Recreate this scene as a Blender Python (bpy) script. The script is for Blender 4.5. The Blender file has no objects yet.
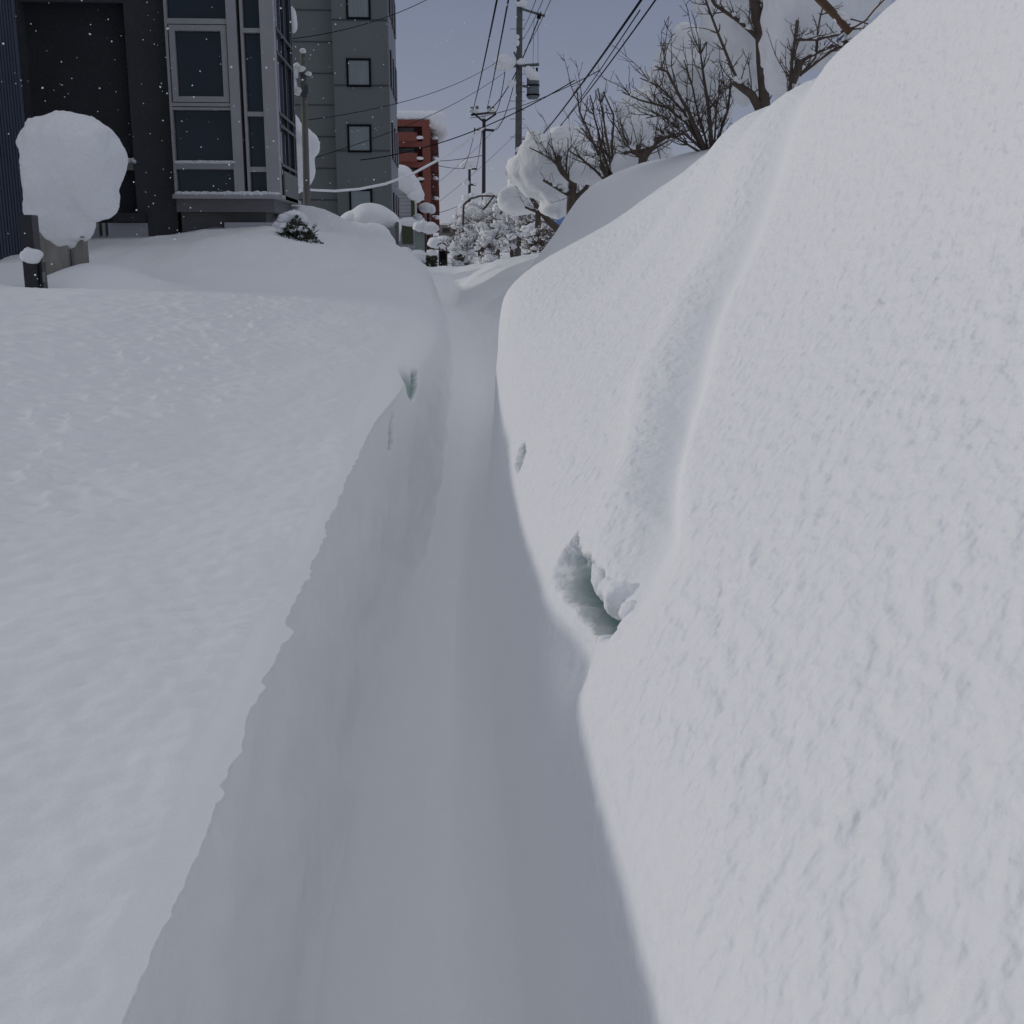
import bpy, math, random
import numpy as np
from mathutils import Vector
random.seed(7)
R = math.radians
sc = bpy.context.scene
col = sc.collection
# ------------------------------------------------------------------ camera
EYE = Vector((0, 0, 1.6)); FPX = 1150.0
PITCH = R(12.8); YAW = R(3.3)
fw = Vector((math.sin(YAW)*math.cos(PITCH), math.cos(YAW)*math.cos(PITCH), -math.sin(PITCH)))
rt = Vector((math.cos(YAW), -math.sin(YAW), 0)); up = rt.cross(fw)
cam = bpy.data.cameras.new('camera'); co = bpy.data.objects.new('camera', cam); col.objects.link(co)
co.location = EYE; co.rotation_euler = fw.to_track_quat('-Z', 'Y').to_euler()
cam.sensor_width = 36; cam.lens = FPX/1024*36; cam.clip_start = .05; cam.clip_end = 3000
sc.camera = co
def at(px, py, Y):
    d = fw*FPX + rt*(px-512) - up*(py-512)
    return EYE + d*(Y/d.y)
def X(px, Y, py=120): return at(px, py, Y).x
def Z(py, Y, px=300): return at(px, py, Y).z
def ppm(Y): return FPX/Y       # pixels per metre, about
# ------------------------------------------------------------------ materials
def new_mat(name):
    m = bpy.data.materials.new(name); m.use_nodes = True
    nt = m.node_tree; b = nt.nodes['Principled BSDF']
    return m, nt, b
def simple(name, c, rough=.7, metal=0, var=.25, scale=6, bump=0, bscale=40, spec=.3, stretch=(1,1,1)):
    m, nt, b = new_mat(name)
    b.inputs['Roughness'].default_value = rough; b.inputs['Metallic'].default_value = metal
    b.inputs['Specular IOR Level'].default_value = spec
    tc = nt.nodes.new('ShaderNodeTexCoord'); mp = nt.nodes.new('ShaderNodeMapping')
    mp.inputs['Scale'].default_value = stretch
    nt.links.new(tc.outputs['Object'], mp.inputs['Vector'])
    n = nt.nodes.new('ShaderNodeTexNoise'); n.inputs['Scale'].default_value = scale; n.inputs['Detail'].default_value = 5
    nt.links.new(mp.outputs['Vector'], n.inputs['Vector'])
    mx = nt.nodes.new('ShaderNodeMix'); mx.data_type = 'RGBA'
    mx.inputs[6].default_value = (*[v*(1-var) for v in c], 1); mx.inputs[7].default_value = (*[min(1, v*(1+var)) for v in c], 1)
    nt.links.new(n.outputs['Fac'], mx.inputs[0]); nt.links.new(mx.outputs[2], b.inputs['Base Color'])
    if bump:
        n2 = nt.nodes.new('ShaderNodeTexNoise'); n2.inputs['Scale'].default_value = bscale; n2.inputs['Detail'].default_value = 4
        nt.links.new(mp.outputs['Vector'], n2.inputs['Vector'])
        bp = nt.nodes.new('ShaderNodeBump'); bp.inputs['Strength'].default_value = bump; bp.inputs['Distance'].default_value = .02
        nt.links.new(n2.outputs['Fac'], bp.inputs['Height']); nt.links.new(bp.outputs['Normal'], b.inputs['Normal'])
    return m
def snow_mat(name, s1, d1, s2, d2, sss=.0):
    m, nt, b = new_mat(name)
    b.inputs['Base Color'].default_value = (.895, .905, .92, 1)
    b.inputs['Roughness'].default_value = .65; b.inputs['Specular IOR Level'].default_value = .2
    if sss:
        b.inputs['Subsurface Weight'].default_value = sss
        b.inputs['Subsurface Radius'].default_value = (.6, .9, 1.0); b.inputs['Subsurface Scale'].default_value = .02
    tc = nt.nodes.new('ShaderNodeTexCoord')
    prev = None
    for s, d in ((s1, d1), (s2, d2)):
        n = nt.nodes.new('ShaderNodeTexNoise'); n.inputs['Scale'].default_value = s; n.inputs['Detail'].default_value = 2 if s > 100 else 3
        n.inputs['Roughness'].default_value = .6
        nt.links.new(tc.outputs['Object'], n.inputs['Vector'])
        bp = nt.nodes.new('ShaderNodeBump'); bp.inputs['Strength'].default_value = 1; bp.inputs['Distance'].default_value = d
        nt.links.new(n.outputs['Fac'], bp.inputs['Height'])
        if prev: nt.links.new(prev.outputs['Normal'], bp.inputs['Normal'])
        prev = bp
    nt.links.new(prev.outputs['Normal'], b.inputs['Normal'])
    return m
M = {}
M['snow'] = snow_mat('snow', 50, .0018, 260, .0004, 0)
def crust_nodes(m):
    nt = m.node_tree; b = nt.nodes['Principled BSDF']; last = b.inputs['Normal'].links[0].from_node
    N = nt.nodes.new; L = nt.links.new
    tc = N('ShaderNodeTexCoord'); dot = N('ShaderNodeVectorMath'); dot.operation = 'DOT_PRODUCT'; dot.inputs[1].default_value = (.33, .84, .43)
    L(tc.outputs['Object'], dot.inputs[0])
    sc_ = N('ShaderNodeVectorMath'); sc_.operation = 'SCALE'; sc_.inputs[0].default_value = (.09, .23, .12); L(dot.outputs['Value'], sc_.inputs['Scale'])
    sb = N('ShaderNodeVectorMath'); sb.operation = 'SUBTRACT'; L(tc.outputs['Object'], sb.inputs[0]); L(sc_.outputs[0], sb.inputs[1])
    nz_ = N('ShaderNodeTexNoise'); nz_.inputs['Scale'].default_value = 33; nz_.inputs['Detail'].default_value = .5; L(sb.outputs[0], nz_.inputs['Vector'])
    n2_ = N('ShaderNodeTexNoise'); n2_.inputs['Scale'].default_value = 62; n2_.inputs['Detail'].default_value = 1; L(sb.outputs[0], n2_.inputs['Vector'])
    ng = N('ShaderNodeMath'); ng.operation = 'MULTIPLY_ADD'; ng.inputs[1].default_value = .55; L(n2_.outputs['Fac'], ng.inputs[0]); L(nz_.outputs['Fac'], ng.inputs[2])
    at_ = N('ShaderNodeAttribute'); at_.attribute_name = 'crust'
    ml = N('ShaderNodeMath'); ml.operation = 'MULTIPLY'; L(ng.outputs[0], ml.inputs[0]); L(at_.outputs['Fac'], ml.inputs[1])
    bp = N('ShaderNodeBump'); bp.inputs['Strength'].default_value = 1; bp.inputs['Distance'].default_value = .0105
    L(ml.outputs[0], bp.inputs['Height']); L(last.outputs['Normal'], bp.inputs['Normal']); L(bp.outputs['Normal'], b.inputs['Normal'])
    ai = N('ShaderNodeAttribute'); ai.attribute_name = 'hollow_shade'
    mc = N('ShaderNodeMix'); mc.data_type = 'RGBA'; mc.inputs[6].default_value = b.inputs['Base Color'].default_value; mc.inputs[7].default_value = (.34, .46, .44, 1)  # holes painted darker green-grey: shade and scattered light put into the snow colour
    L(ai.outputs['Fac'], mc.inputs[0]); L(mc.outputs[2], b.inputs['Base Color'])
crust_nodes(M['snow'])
M['snowplain'] = snow_mat('snow_plain', 60, .003, 260, .0012, 0)
M['snowcap'] = snow_mat('snow_heaped', 14, .02, 60, .006)
M['snowfar'] = snow_mat('snow_on_branches', 6, .04, 25, .01)
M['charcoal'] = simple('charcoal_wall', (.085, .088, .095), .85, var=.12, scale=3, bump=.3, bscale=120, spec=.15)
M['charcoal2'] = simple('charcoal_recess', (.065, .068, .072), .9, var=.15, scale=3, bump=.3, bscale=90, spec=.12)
M['blueclad'] = simple('blue_cladding', (.06, .072, .105), .6, var=.2, scale=8, bump=.6, bscale=25, spec=.3, stretch=(1, 1, .2))
M['alu'] = simple('aluminium_frame', (.40, .39, .395), .5, var=.1, scale=5, spec=.4)
M['alud'] = simple('dark_frame', (.03, .032, .036), .4, var=.1)
M['glass'] = simple('dark_glass', (.022, .036, .048), .06, var=.3, scale=1.2, spec=.35)
M['glassb'] = simple('pale_glass', (.10, .105, .15), .08, var=.2, scale=1.2, spec=.8)
M['curtain'] = simple('curtained_window', (.2, .23, .24), .5, var=.3, scale=3, spec=.5, stretch=(8, 8, .4))
M['greyconc'] = simple('pale_concrete', (.2, .2, .2), .8, var=.2, scale=4, bump=.2)
M['tower'] = simple('grey_tower_panel', (.145, .158, .155), .7, var=.18, scale=.6, spec=.25, stretch=(1, 1, .35))
M['towerd'] = simple('grey_tower_joint', (.06, .066, .068), .8)
M['towers'] = simple('tower_side', (.24, .25, .28), .6, var=.15, scale=.5)
M['red'] = simple('red_brick_facing', (.23, .078, .058), .8, var=.15, scale=1.5)
M['redd'] = simple('dark_red_balcony', (.15, .05, .04), .8, var=.2, scale=1)
M['opening'] = simple('shaded_opening', (.05, .045, .045), .8)
M['white'] = simple('white_siding', (.42, .42, .43), .7, var=.08, scale=2)
M['beige'] = simple('beige_wall', (.27, .22, .19), .85, var=.2, scale=.6)
M['olive'] = simple('olive_window', (.07, .075, .04), .4, var=.3)
M['sage'] = simple('sage_metal', (.2, .24, .22), .5, var=.1, scale=4)
M['pole'] = simple('concrete_pole', (.13, .125, .12), .85, var=.25, scale=5, bump=.2, stretch=(1, 1, .4))
M['poled'] = simple('dark_pole', (.06, .06, .065), .8, var=.2, scale=5)
M['polew'] = simple('weathered_pole', (.17, .165, .15), .85, var=.3, scale=6, stretch=(1, 1, .3))
M['steel'] = simple('galvanised_steel', (.12, .125, .13), .5, .4, var=.2, scale=8)
M['transf'] = simple('transformer_grey', (.15, .17, .18), .5, var=.15, scale=5)
M['black'] = simple('black_rubber', (.008, .008, .009), .8, var=.2, spec=.08)
M['bark'] = simple('dark_bark', (.105, .080, .066), .9, var=.4, scale=20, bump=.5, bscale=60)
M['barkb'] = simple('brown_bark', (.11, .065, .04), .9, var=.4, scale=20, bump=.5, bscale=60)
M['leaf'] = simple('evergreen_leaf', (.03, .035, .022), .6, var=.5, scale=20)
M['stone'] = simple('weathered_post', (.26, .25, .22), .9, var=.5, scale=12, bump=.5, stretch=(1, 1, .3))
M['blue'] = simple('blue_sign_face', (.006, .10, .34), .45, var=.05, scale=3)
M['signw'] = simple('white_sign_mark', (.6, .62, .65), .5, var=.05)
M['board'] = simple('white_board', (.5, .5, .53), .7, var=.05)
# ------------------------------------------------------------------ mesh helpers
WL = {}
class MB:
    def __init__(s): s.v = []; s.f = []
    def add(s, vs, fs):
        k = len(s.v); s.v += [tuple(p) for p in vs]; s.f += [tuple(i+k for i in f) for f in fs]; return s
    def box(s, x0, x1, y0, y1, z0, z1):
        return s.add([(x0,y0,z0),(x1,y0,z0),(x1,y1,z0),(x0,y1,z0),(x0,y0,z1),(x1,y0,z1),(x1,y1,z1),(x0,y1,z1)],
                     [(0,3,2,1),(4,5,6,7),(0,1,5,4),(1,2,6,5),(2,3,7,6),(3,0,4,7)])
    def tube(s, pts, rads, n=5, cap=True):
        pts = [Vector(p) for p in pts]
        if not isinstance(rads, (list, tuple)): rads = [rads]*len(pts)
        vs = []; fs = []
        ref = Vector((.3, .9, .2)).normalized()
        for i, p in enumerate(pts):
            d = (pts[min(i+1, len(pts)-1)]-pts[max(i-1, 0)])
            if d.length < 1e-9: d = Vector((0, 0, 1))
            d.normalize()
            a = d.cross(ref)
            if a.length < .1: a = d.cross(Vector((1, 0, 0)))
            a.normalize(); b = d.cross(a)
            for k in range(n):
                t = 2*math.pi*k/n
                vs.append(p + (a*math.cos(t)+b*math.sin(t))*rads[i])
        for i in range(len(pts)-1):
            for k in range(n):
                fs.append((i*n+k, i*n+(k+1) % n, (i+1)*n+(k+1) % n, (i+1)*n+k))
        if cap:
            fs.append(tuple(range(n-1, -1, -1))); fs.append(tuple((len(pts)-1)*n+k for k in range(n)))
        return s.add(vs, fs)
    def blob(s, c, r, seed=0, sub=12, amp=.12, sq=(1, 1, 1), flat=None):
        rnd = random.Random(seed); ph = [rnd.uniform(0, 6.28) for _ in range(9)]; c = Vector(c)
        vs = []; fs = []; nl = sub*2
        for i in range(1, sub):
            th = math.pi*i/sub
            for k in range(nl):
                t = 2*math.pi*k/nl
                d = Vector((math.sin(th)*math.cos(t), math.sin(th)*math.sin(t), math.cos(th)))
                w = 1+amp*(math.sin(3*d.x+ph[0]+2*d.z)+math.sin(4*d.y+ph[1])+math.sin(5*d.z+ph[2]+2*d.x))*.5 \
                    + amp*.4*(math.sin(9*d.x+ph[3])*math.sin(8*d.z+ph[4])+math.sin(10*d.y+ph[5]+3*d.z))
                q = Vector((d.x*sq[0], d.y*sq[1], d.z*sq[2]))*r*w
                if flat is not None and q.z < -flat*r: q.z = -flat*r + (q.z+flat*r)*.2
                vs.append(c+q)
        top = len(vs); vs.append(c+Vector((0, 0, r*sq[2]))); bot = len(vs); zb = -r*sq[2]
        if flat is not None: zb = -flat*r + (zb+flat*r)*.2
        vs.append(c+Vector((0, 0, zb)))
        for i in range(sub-2):
            for k in range(nl):
                fs.append((i*nl+k, (i+1)*nl+k, (i+1)*nl+(k+1) % nl, i*nl+(k+1) % nl))
        for k in range(nl):
            fs.append((top, k, (k+1) % nl)); fs.append((bot, (sub-2)*nl+(k+1) % nl, (sub-2)*nl+k))
        return s.add(vs, fs)
    def build(s, name, mat, parent=None, smooth=False, origin=None, remesh=0, disp=0, dscale=.15):
        me = bpy.data.meshes.new(name)
        if parent is not None: o0 = WL[parent.name]; ori = o0
        else:
            if origin is None:
                xs = [p[0] for p in s.v]; ys = [p[1] for p in s.v]; zs = [p[2] for p in s.v]
                origin = ((min(xs)+max(xs))/2, (min(ys)+max(ys))/2, min(zs))
            ori = Vector(origin)
        me.from_pydata([(p[0]-ori[0], p[1]-ori[1], p[2]-ori[2]) for p in s.v], [], s.f)
        me.materials.append(mat)
        if smooth: me.polygons.foreach_set('use_smooth', [True]*len(me.polygons))
        me.update()
        o = bpy.data.objects.new(name, me); col.objects.link(o)
        if parent is not None: o.parent = parent
        else: o.location = ori
        WL[o.name] = Vector(ori)
        if remesh:
            m = o.modifiers.new('remesh', 'REMESH'); m.mode = 'VOXEL'; m.voxel_size = remesh; m.use_smooth_shade = True
            m = o.modifiers.new('smooth', 'SMOOTH'); m.iterations = 4
        if disp:
            t = bpy.data.textures.new('lumps', 'CLOUDS'); t.noise_scale = dscale; t.noise_depth = 3
            m = o.modifiers.new('lumps', 'DISPLACE'); m.texture = t; m.strength = disp; m.mid_level = .5
        return o
def empty(name, loc):
    o = bpy.data.objects.new(name, None); col.objects.link(o); o.location = loc; WL[o.name] = Vector(loc)
    o.empty_display_size = .2
    return o
def tag(o, label=None, cat=None, group=None, kind=None):
    if label: o['label'] = label
    if cat: o['category'] = cat
    if group: o['group'] = group
    if kind: o['kind'] = kind
    return o
# ------------------------------------------------------------------ noise
def vnoise(x, y, seed=0):
    xi = np.floor(x).astype(np.int64); yi = np.floor(y).astype(np.int64)
    xf = x-xi; yf = y-yi
    u = xf*xf*xf*(xf*(xf*6-15)+10); v = yf*yf*yf*(yf*(yf*6-15)+10)
    def g(a, b, fx, fy):
        h = (a*374761393 + b*668265263 + seed*982451653) & 0xffffffff
        h = ((h ^ (h >> 13))*1274126177) & 0xffffffff
        h = ((h ^ (h >> 15))*2246822519) & 0xffffffff
        t = (h & 0xffff)/65536.0*2*np.pi
        return np.cos(t)*fx+np.sin(t)*fy
    n00 = g(xi, yi, xf, yf); n10 = g(xi+1, yi, xf-1, yf); n01 = g(xi, yi+1, xf, yf-1); n11 = g(xi+1, yi+1, xf-1, yf-1)
    return ((n00*(1-u)+n10*u)*(1-v)+(n01*(1-u)+n11*u)*v)*1.4
def fbm(x, y, o=4, seed=0, gain=.5):
    s = 0; a = 1
    for i in range(o): s = s+a*vnoise(x*2**i+i*17.3, y*2**i-i*9.1, seed+i); a *= gain
    return s
def gs(d, s): return np.exp(-(d/s)**2)
def sst(a, b, x):
    t = np.clip((x-a)/(b-a), 0, 1); return t*t*(3-2*t)
# ------------------------------------------------------------------ snow terrain
# knots: far left, left plain, left mid, rim outer, rim, wall foot, furrow, shelf, wall top, mid slope, crest, behind, right plain, far right
ST = [
 (.25,[(-160,1.0),(-4,1.12),(-1.2,.985),(-.33,.945),(-.285,.935),(-.262,.20),(-.03,.0),(.13,.17),(.20,.83),(.92,1.60),(1.70,2.70),(2.6,3.1),(9,3.0),(160,1.6)]),
 (3.0,[(-160,1.0),(-4,1.16),(-1.2,1.01),(-.34,.96),(-.29,.95),(-.262,.20),(-.03,.0),(.125,.17),(.195,.83),(.90,1.57),(1.60,2.56),(2.5,2.95),(9,2.9),(160,1.6)]),
 (4.2,[(-160,1.0),(-4,1.19),(-1.2,1.04),(-.34,.98),(-.275,.96),(-.215,.20),(.0,.02),(.13,.28),(.20,.82),(.88,1.55),(1.50,2.37),(2.4,2.72),(9,2.8),(160,1.6)]),
 (5.4,[(-160,1.0),(-4,1.21),(-1.2,1.09),(-.34,1.03),(-.22,.94),(-.12,.14),(.04,.10),(.18,.36),(.25,.95),(.92,1.60),(1.50,2.24),(2.4,2.50),(9,2.7),(160,1.6)]),
 (6.6,[(-160,1.0),(-4,1.21),(-1.2,1.15),(-.32,1.11),(-.14,.98),(-.03,.30),(.09,.28),(.26,.50),(.33,1.30),(1.02,1.78),(1.62,2.22),(2.4,2.42),(9,2.6),(160,1.6)]),
 (7.1,[(-160,1.0),(-4,1.24),(-1.2,1.18),(-.32,1.14),(-.10,1.0),(.0,.42),(.13,.40),(.29,.56),(.36,1.30),(1.06,1.80),(1.68,2.18),(2.4,2.4),(9,2.5),(160,1.6)]),
 (7.8,[(-160,1.0),(-4,1.28),(-1.2,1.23),(-.34,1.19),(-.06,1.04),(.03,.62),(.19,.60),(.40,.72),(.60,1.10),(1.18,1.64),(1.75,2.14),(2.6,2.42),(9,2.5),(160,1.6)]),
 (9.0,[(-160,1.0),(-4,1.315),(-1.3,1.28),(-.4,1.22),(-.05,1.06),(.06,.86),(.24,.84),(.46,.92),(.72,1.15),(1.12,1.62),(1.62,2.14),(2.6,2.42),(9,2.5),(160,1.6)]),
 (9.8,[(-160,1.0),(-4,1.24),(-1.5,1.22),(-.5,1.20),(-.1,1.1),(.05,.94),(.24,.92),(.47,.98),(.70,1.17),(1.08,1.66),(1.55,2.2),(2.5,2.45),(9,2.5),(160,1.6)]),
 (11.5,[(-160,1.0),(-4,1.40),(-1.8,1.45),(-.6,1.35),(-.14,1.18),(.05,.94),(.22,.92),(.46,.98),(.68,1.18),(1.06,1.70),(1.50,2.24),(2.4,2.45),(9,2.4),(160,1.6)]),
 (13.,[(-160,1.0),(-4,1.60),(-2,1.78),(-.8,1.55),(-.18,1.28),(.04,.84),(.22,.82),(.45,.92),(.68,1.16),(1.05,1.50),(1.55,1.95),(2.4,2.2),(9,2.2),(160,1.6)]),
 (14.5,[(-160,1.0),(-4,1.70),(-2,1.84),(-.9,1.66),(-.2,1.33),(.0,.82),(.16,.80),(.36,.88),(.66,1.06),(1.05,1.26),(1.5,1.5),(2.4,1.8),(9,2.0),(160,1.6)]),
 (16.3,[(-160,1.0),(-4,1.80),(-2.2,1.93),(-1.1,1.8),(-.25,1.36),(-.05,.80),(.12,.78),(.30,.86),(.60,1.08),(.95,1.30),(1.3,1.4),(2.4,1.7),(9,1.8),(160,1.6)]),
 (18.5,[(-160,1.0),(-4,2.2),(-2.2,2.3),(-1.2,1.90),(-.35,1.30),(-.05,.72),(.14,.70),(.3,.78),(.5,.98),(1.0,1.30),(1.4,1.42),(2.4,1.7),(9,1.8),(160,1.6)]),
 (20.6,[(-160,1.0),(-5,1.7),(-2.3,1.5),(-1.3,1.25),(-.5,1.05),(-.1,.68),(.05,.62),(.22,.68),(.28,.92),(.95,1.33),(1.3,1.42),(2.6,1.6),(9,1.7),(160,1.6)]),
 (24.,[(-160,1.0),(-5,1.4),(-2.3,1.3),(-1.3,1.15),(-.5,1.05),(-.0,.9),(.2,.88),(.4,.95),(.52,1.05),(1.05,1.38),(1.7,1.5),(2.6,1.6),(9,1.7),(160,1.6)]),
 (30.,[(-160,1.0),(-6,1.5),(-2.6,1.4),(-1.5,1.3),(-.8,1.2),(-.3,1.1),(.2,1.1),(.6,1.15),(1.0,1.22),(1.5,1.32),(2.2,1.42),(3.0,1.5),(9,1.6),(160,1.6)]),
 (60.,[(-160,1.0),(-8,1.2),(-3,1.2),(-2,1.2),(-1,1.1),(-.4,1.05),(.2,1.05),(.6,1.1),(1.2,1.15),(2,1.2),(3,1.25),(4,1.3),(9,1.4),(160,1.4)]),
 (900.,[(-400,1.0),(-8,1.2),(-3,1.2),(-2,1.2),(-1,1.1),(-.4,1.05),(.2,1.05),(.6,1.1),(1.2,1.15),(2,1.2),(3,1.25),(4,1.3),(9,1.4),(400,1.4)]),
]
def pchip(u, xs, ys):               # ys: (n, m) arrays, monotone cubic along axis 0
    xs = np.asarray(xs, float); ys = np.asarray(ys, float)
    h = np.diff(xs); d = (ys[1:]-ys[:-1])/h[:, None]
    m = np.zeros_like(ys); m[0] = d[0]; m[-1] = d[-1]
    w1 = (2*h[1:]+h[:-1])[:, None]; w2 = (h[1:]+2*h[:-1])[:, None]
    ok = d[:-1]*d[1:] > 0
    dd0 = np.where(ok, d[:-1], 1); dd1 = np.where(ok, d[1:], 1)
    m[1:-1] = np.where(ok, (w1+w2)/(w1/dd0+w2/dd1), 0)
    i = np.clip(np.searchsorted(xs, u)-1, 0, len(xs)-2)
    t = ((u-xs[i])/h[i])[:, None]; hh = h[i][:, None]
    return (2*t**3-3*t**2+1)*ys[i]+(t**3-2*t**2+t)*hh*m[i]+(-2*t**3+3*t**2)*ys[i+1]+(t**3-t**2)*hh*m[i+1]
ystat = [s[0] for s in ST]
KX = np.array([[p[0] for p in s[1]] for s in ST]); KZ = np.array([[p[1] for p in s[1]] for s in ST])
# rows
rows = [.3]
while rows[-1] < 60: rows.append(rows[-1]+max(.0075, rows[-1]*.0042 if rows[-1] < 12 else rows[-1]*.012))
while rows[-1] < 880: rows.append(rows[-1]*1.1)
rows = np.array(rows[:-1])
kx = pchip(rows, ystat, KX); kz = pchip(rows, ystat, KZ)
nseg = [14, 90, 100, 12, 90, 44, 50, 70, 180, 110, 60, 40, 14]
us = np.concatenate([np.arange(n)/n+i for i, n in enumerate(nseg)]+[[len(nseg)]])
gx = pchip(us, range(14), kx.T).T; gz = pchip(us, range(14), kz.T).T       # (rows, cols)
sharp = sst(6.2, 4.0, rows)[:, None]
lx = np.array([np.interp(us, range(14), kx[i]) for i in range(len(rows))]); lz = np.array([np.interp(us, range(14), kz[i]) for i in range(len(rows))])
mm = ((us >= 3)*np.clip((4.75-us)/.4, 0, 1))[None, :]*sharp
gx = gx*(1-mm)+lx*mm; gz = gz*(1-mm)+lz*mm
tt = np.clip(us-4, 0, 1)[None, :]
gx = gx-sharp*.065*np.sin(np.pi*tt**.5)*(tt > 0)
# round every section a little where it is far
gy = np.repeat(rows[:, None], len(us), 1)
U = np.repeat(us[None, :], len(rows), 0)
near = sst(11, 7, gy)
# ---- groove and swelling running up the right bank
cx = gx; side = sst(.2, .38, gx)*sst(2.6, 1.7, gx)*sst(8.5, 6.5, gy)
yg = np.interp(gx, [.2, .39, .54, .81, 1.41, 1.8], [1.7, 2.02, 2.66, 3.42, 4.55, 5.2])
dy = gy-yg
nx = np.where(U > 7, -.84, 0); nz = np.where(U > 7, .54, 1.0)
dn = side*(-.030*gs(dy+.0, .12)+.042*sst(1.6, 1.1, gx)*gs(dy-.33, .22))
# long soft folds farther up
dn += side*sst(.7, 1.1, gx)*.034*gs(gy-6.0-.9*(gx-1.2), .13)*-1
dn += side*sst(.7, 1.1, gx)*.03*gs(gy-5.5-.9*(gx-1.2), .18)-side*sst(.6, 1.0, gx)*.02*gs(gy-5.05-.9*(gx-1.1), .12)
dn += side*.02*fbm(gy*1.1, gz*1.4, 2, 31)
# ---- scooped hollow and holes in the right bank
def cavity(yc, zc, sy, sz, depth, ang=0, rag=0):
    a = gy-yc; b = gz-zc
    ca, sa = math.cos(ang), math.sin(ang)
    p = (a*ca+b*sa)/sy; q = (-a*sa+b*ca)/sz
    r = np.sqrt(p*p+q*q)+rag*fbm(gy*22, gz*22, 3, 5)
    return depth*sst(1.05, .62, r)
base_gz = gz.copy()
rt_side = (U > 6.6)*(U < 9.5)
lt_side = (U > 3.2)*(U < 5.2)
dn += rt_side*-.06*gs(np.sqrt(((gy-2.04)/.20)**2+((gz-.885)/.075)**2), 1)
cav = np.zeros_like(gx)
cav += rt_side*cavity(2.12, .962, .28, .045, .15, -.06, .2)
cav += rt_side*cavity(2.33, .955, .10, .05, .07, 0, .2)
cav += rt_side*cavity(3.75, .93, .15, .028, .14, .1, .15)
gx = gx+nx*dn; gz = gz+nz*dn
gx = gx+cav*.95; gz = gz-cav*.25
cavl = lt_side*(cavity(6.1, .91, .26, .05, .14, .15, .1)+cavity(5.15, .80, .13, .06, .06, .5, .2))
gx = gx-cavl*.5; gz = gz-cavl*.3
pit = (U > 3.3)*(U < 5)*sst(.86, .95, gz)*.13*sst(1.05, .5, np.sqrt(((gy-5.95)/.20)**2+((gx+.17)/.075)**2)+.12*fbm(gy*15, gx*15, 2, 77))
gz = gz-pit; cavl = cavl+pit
# ---- lumps of melted-out crust on the right bank (real relief)
arc = np.concatenate([np.zeros((len(rows), 1)), np.cumsum(np.sqrt(np.diff(gx)**2+np.diff(gz)**2), 1)], 1)
a0 = arc-arc[:, [int(sum(nseg[:7]))]]
wr = sst(7.75, 8.3, U)*(1-.85*side*gs(dy, .13))*sst(12.0, 11.2, U)*sst(8.2, 6.8, gy)
w1 = fbm(gy*3, a0*3, 2, 3)
w2 = .45*fbm(gy*7, a0*7, 2, 4)
q1 = .85*gy+.5*a0; q2 = .5*gy-.85*a0
n1 = vnoise(q2*40+w2, q1*22+w2, 11); n2 = vnoise(q2*62-w2, q1*40+w2, 12); n3 = vnoise(q2*15+w2, q1*9, 13)
lump = .0050*.5*(n1+np.sqrt(n1*n1+.05))+.0022*.5*(n2+np.sqrt(n2*n2+.05))+.003*n3
lump *= (.8+.3*sst(4.5, 1.2, gy))*(.8+.2*sst(-.5, .4, w1))
streak = .008*fbm(gy*15, a0*3.0, 2, 21)*gs(gy-4.3, 1.3)*gs(gx-.72, .4)
hollow_shade = np.clip(sst(.02, .09, cav)+sst(.02, .08, cavl), 0, 1); lump = wr*(lump+streak*1.0)*(1-hollow_shade)  # depth mask for the shade painted inside the holes; lumps fade out there
gx = gx-.84*lump; gz = gz+.54*lump
# ---- left bank: soft swells and tufts
wl = sst(3.6, 2.9, U)*sst(10, 8, gy)
tuft = np.clip(fbm(gx*16+gy*5, gy*11, 3, 41), 0, 1)**1.5*.022*sst(-.5, -1.3, gx)*sst(1.6, 3.2, gy)
gz = gz+wl*(.018*fbm(gx*1.3, gy*1.0, 3, 42)+tuft+.003*fbm(gx*18, gy*18, 2, 43))
# rim of the left bank: ragged crumbs
rim = gs(U-4.0, .35)*sst(5.5, 3.0, gy)
gx = gx+rim*(.012*fbm(gy*4.5, gy*0+3, 2, 51)+.006*np.clip(fbm(gy*23, gz*20, 2, 52), -.1, 1)+.022*np.clip(fbm(gy*8, gz*3, 3, 53)-.25, 0, 1))
# floor of the furrow and the far ground
fl = sst(4.9, 5.3, U)*sst(7.3, 6.6, U)
gz = gz+fl*(.012*fbm(gx*6, gy*2.2, 3, 61))*sst(.5, 1.2, gy)
wall = sst(4.1, 4.5, U)*sst(5.3, 4.8, U)
gx = gx+wall*.02*fbm(gy*2.5, gz*3.5, 3, 65)
gz = gz+sst(9, 13, gy)*(.05*fbm(gx*.8, gy*.5, 3, 71)+.015*fbm(gx*3, gy*2, 3, 72))*sst(60, 30, np.abs(gx))
# low drifted hump on the far left, in front of the blue wall
gz = gz+.10*gs(gx+3.9, .55)*gs(gy-9.0, .5)+.25*gs(gx+2.95, .55)*gs(gy-10.2, .42)
nr, nc = gx.shape
co3 = np.stack([gx, gy, gz], -1).reshape(-1, 3).astype(np.float32)
idx = np.arange(nr*nc).reshape(nr, nc)
q = np.stack([idx[:-1, :-1], idx[:-1, 1:], idx[1:, 1:], idx[1:, :-1]], -1).reshape(-1, 4)
me = bpy.data.meshes.new('snow_ground')
me.vertices.add(len(co3)); me.vertices.foreach_set('co', co3.ravel())
me.loops.add(q.size); me.loops.foreach_set('vertex_index', q.ravel().astype(np.int32))
me.polygons.add(len(q)); me.polygons.foreach_set('loop_start', np.arange(0, q.size, 4, dtype=np.int32))
me.polygons.foreach_set('use_smooth', np.ones(len(q), bool))
me.update(calc_edges=True); me.materials.append(M['snow'])
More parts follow.
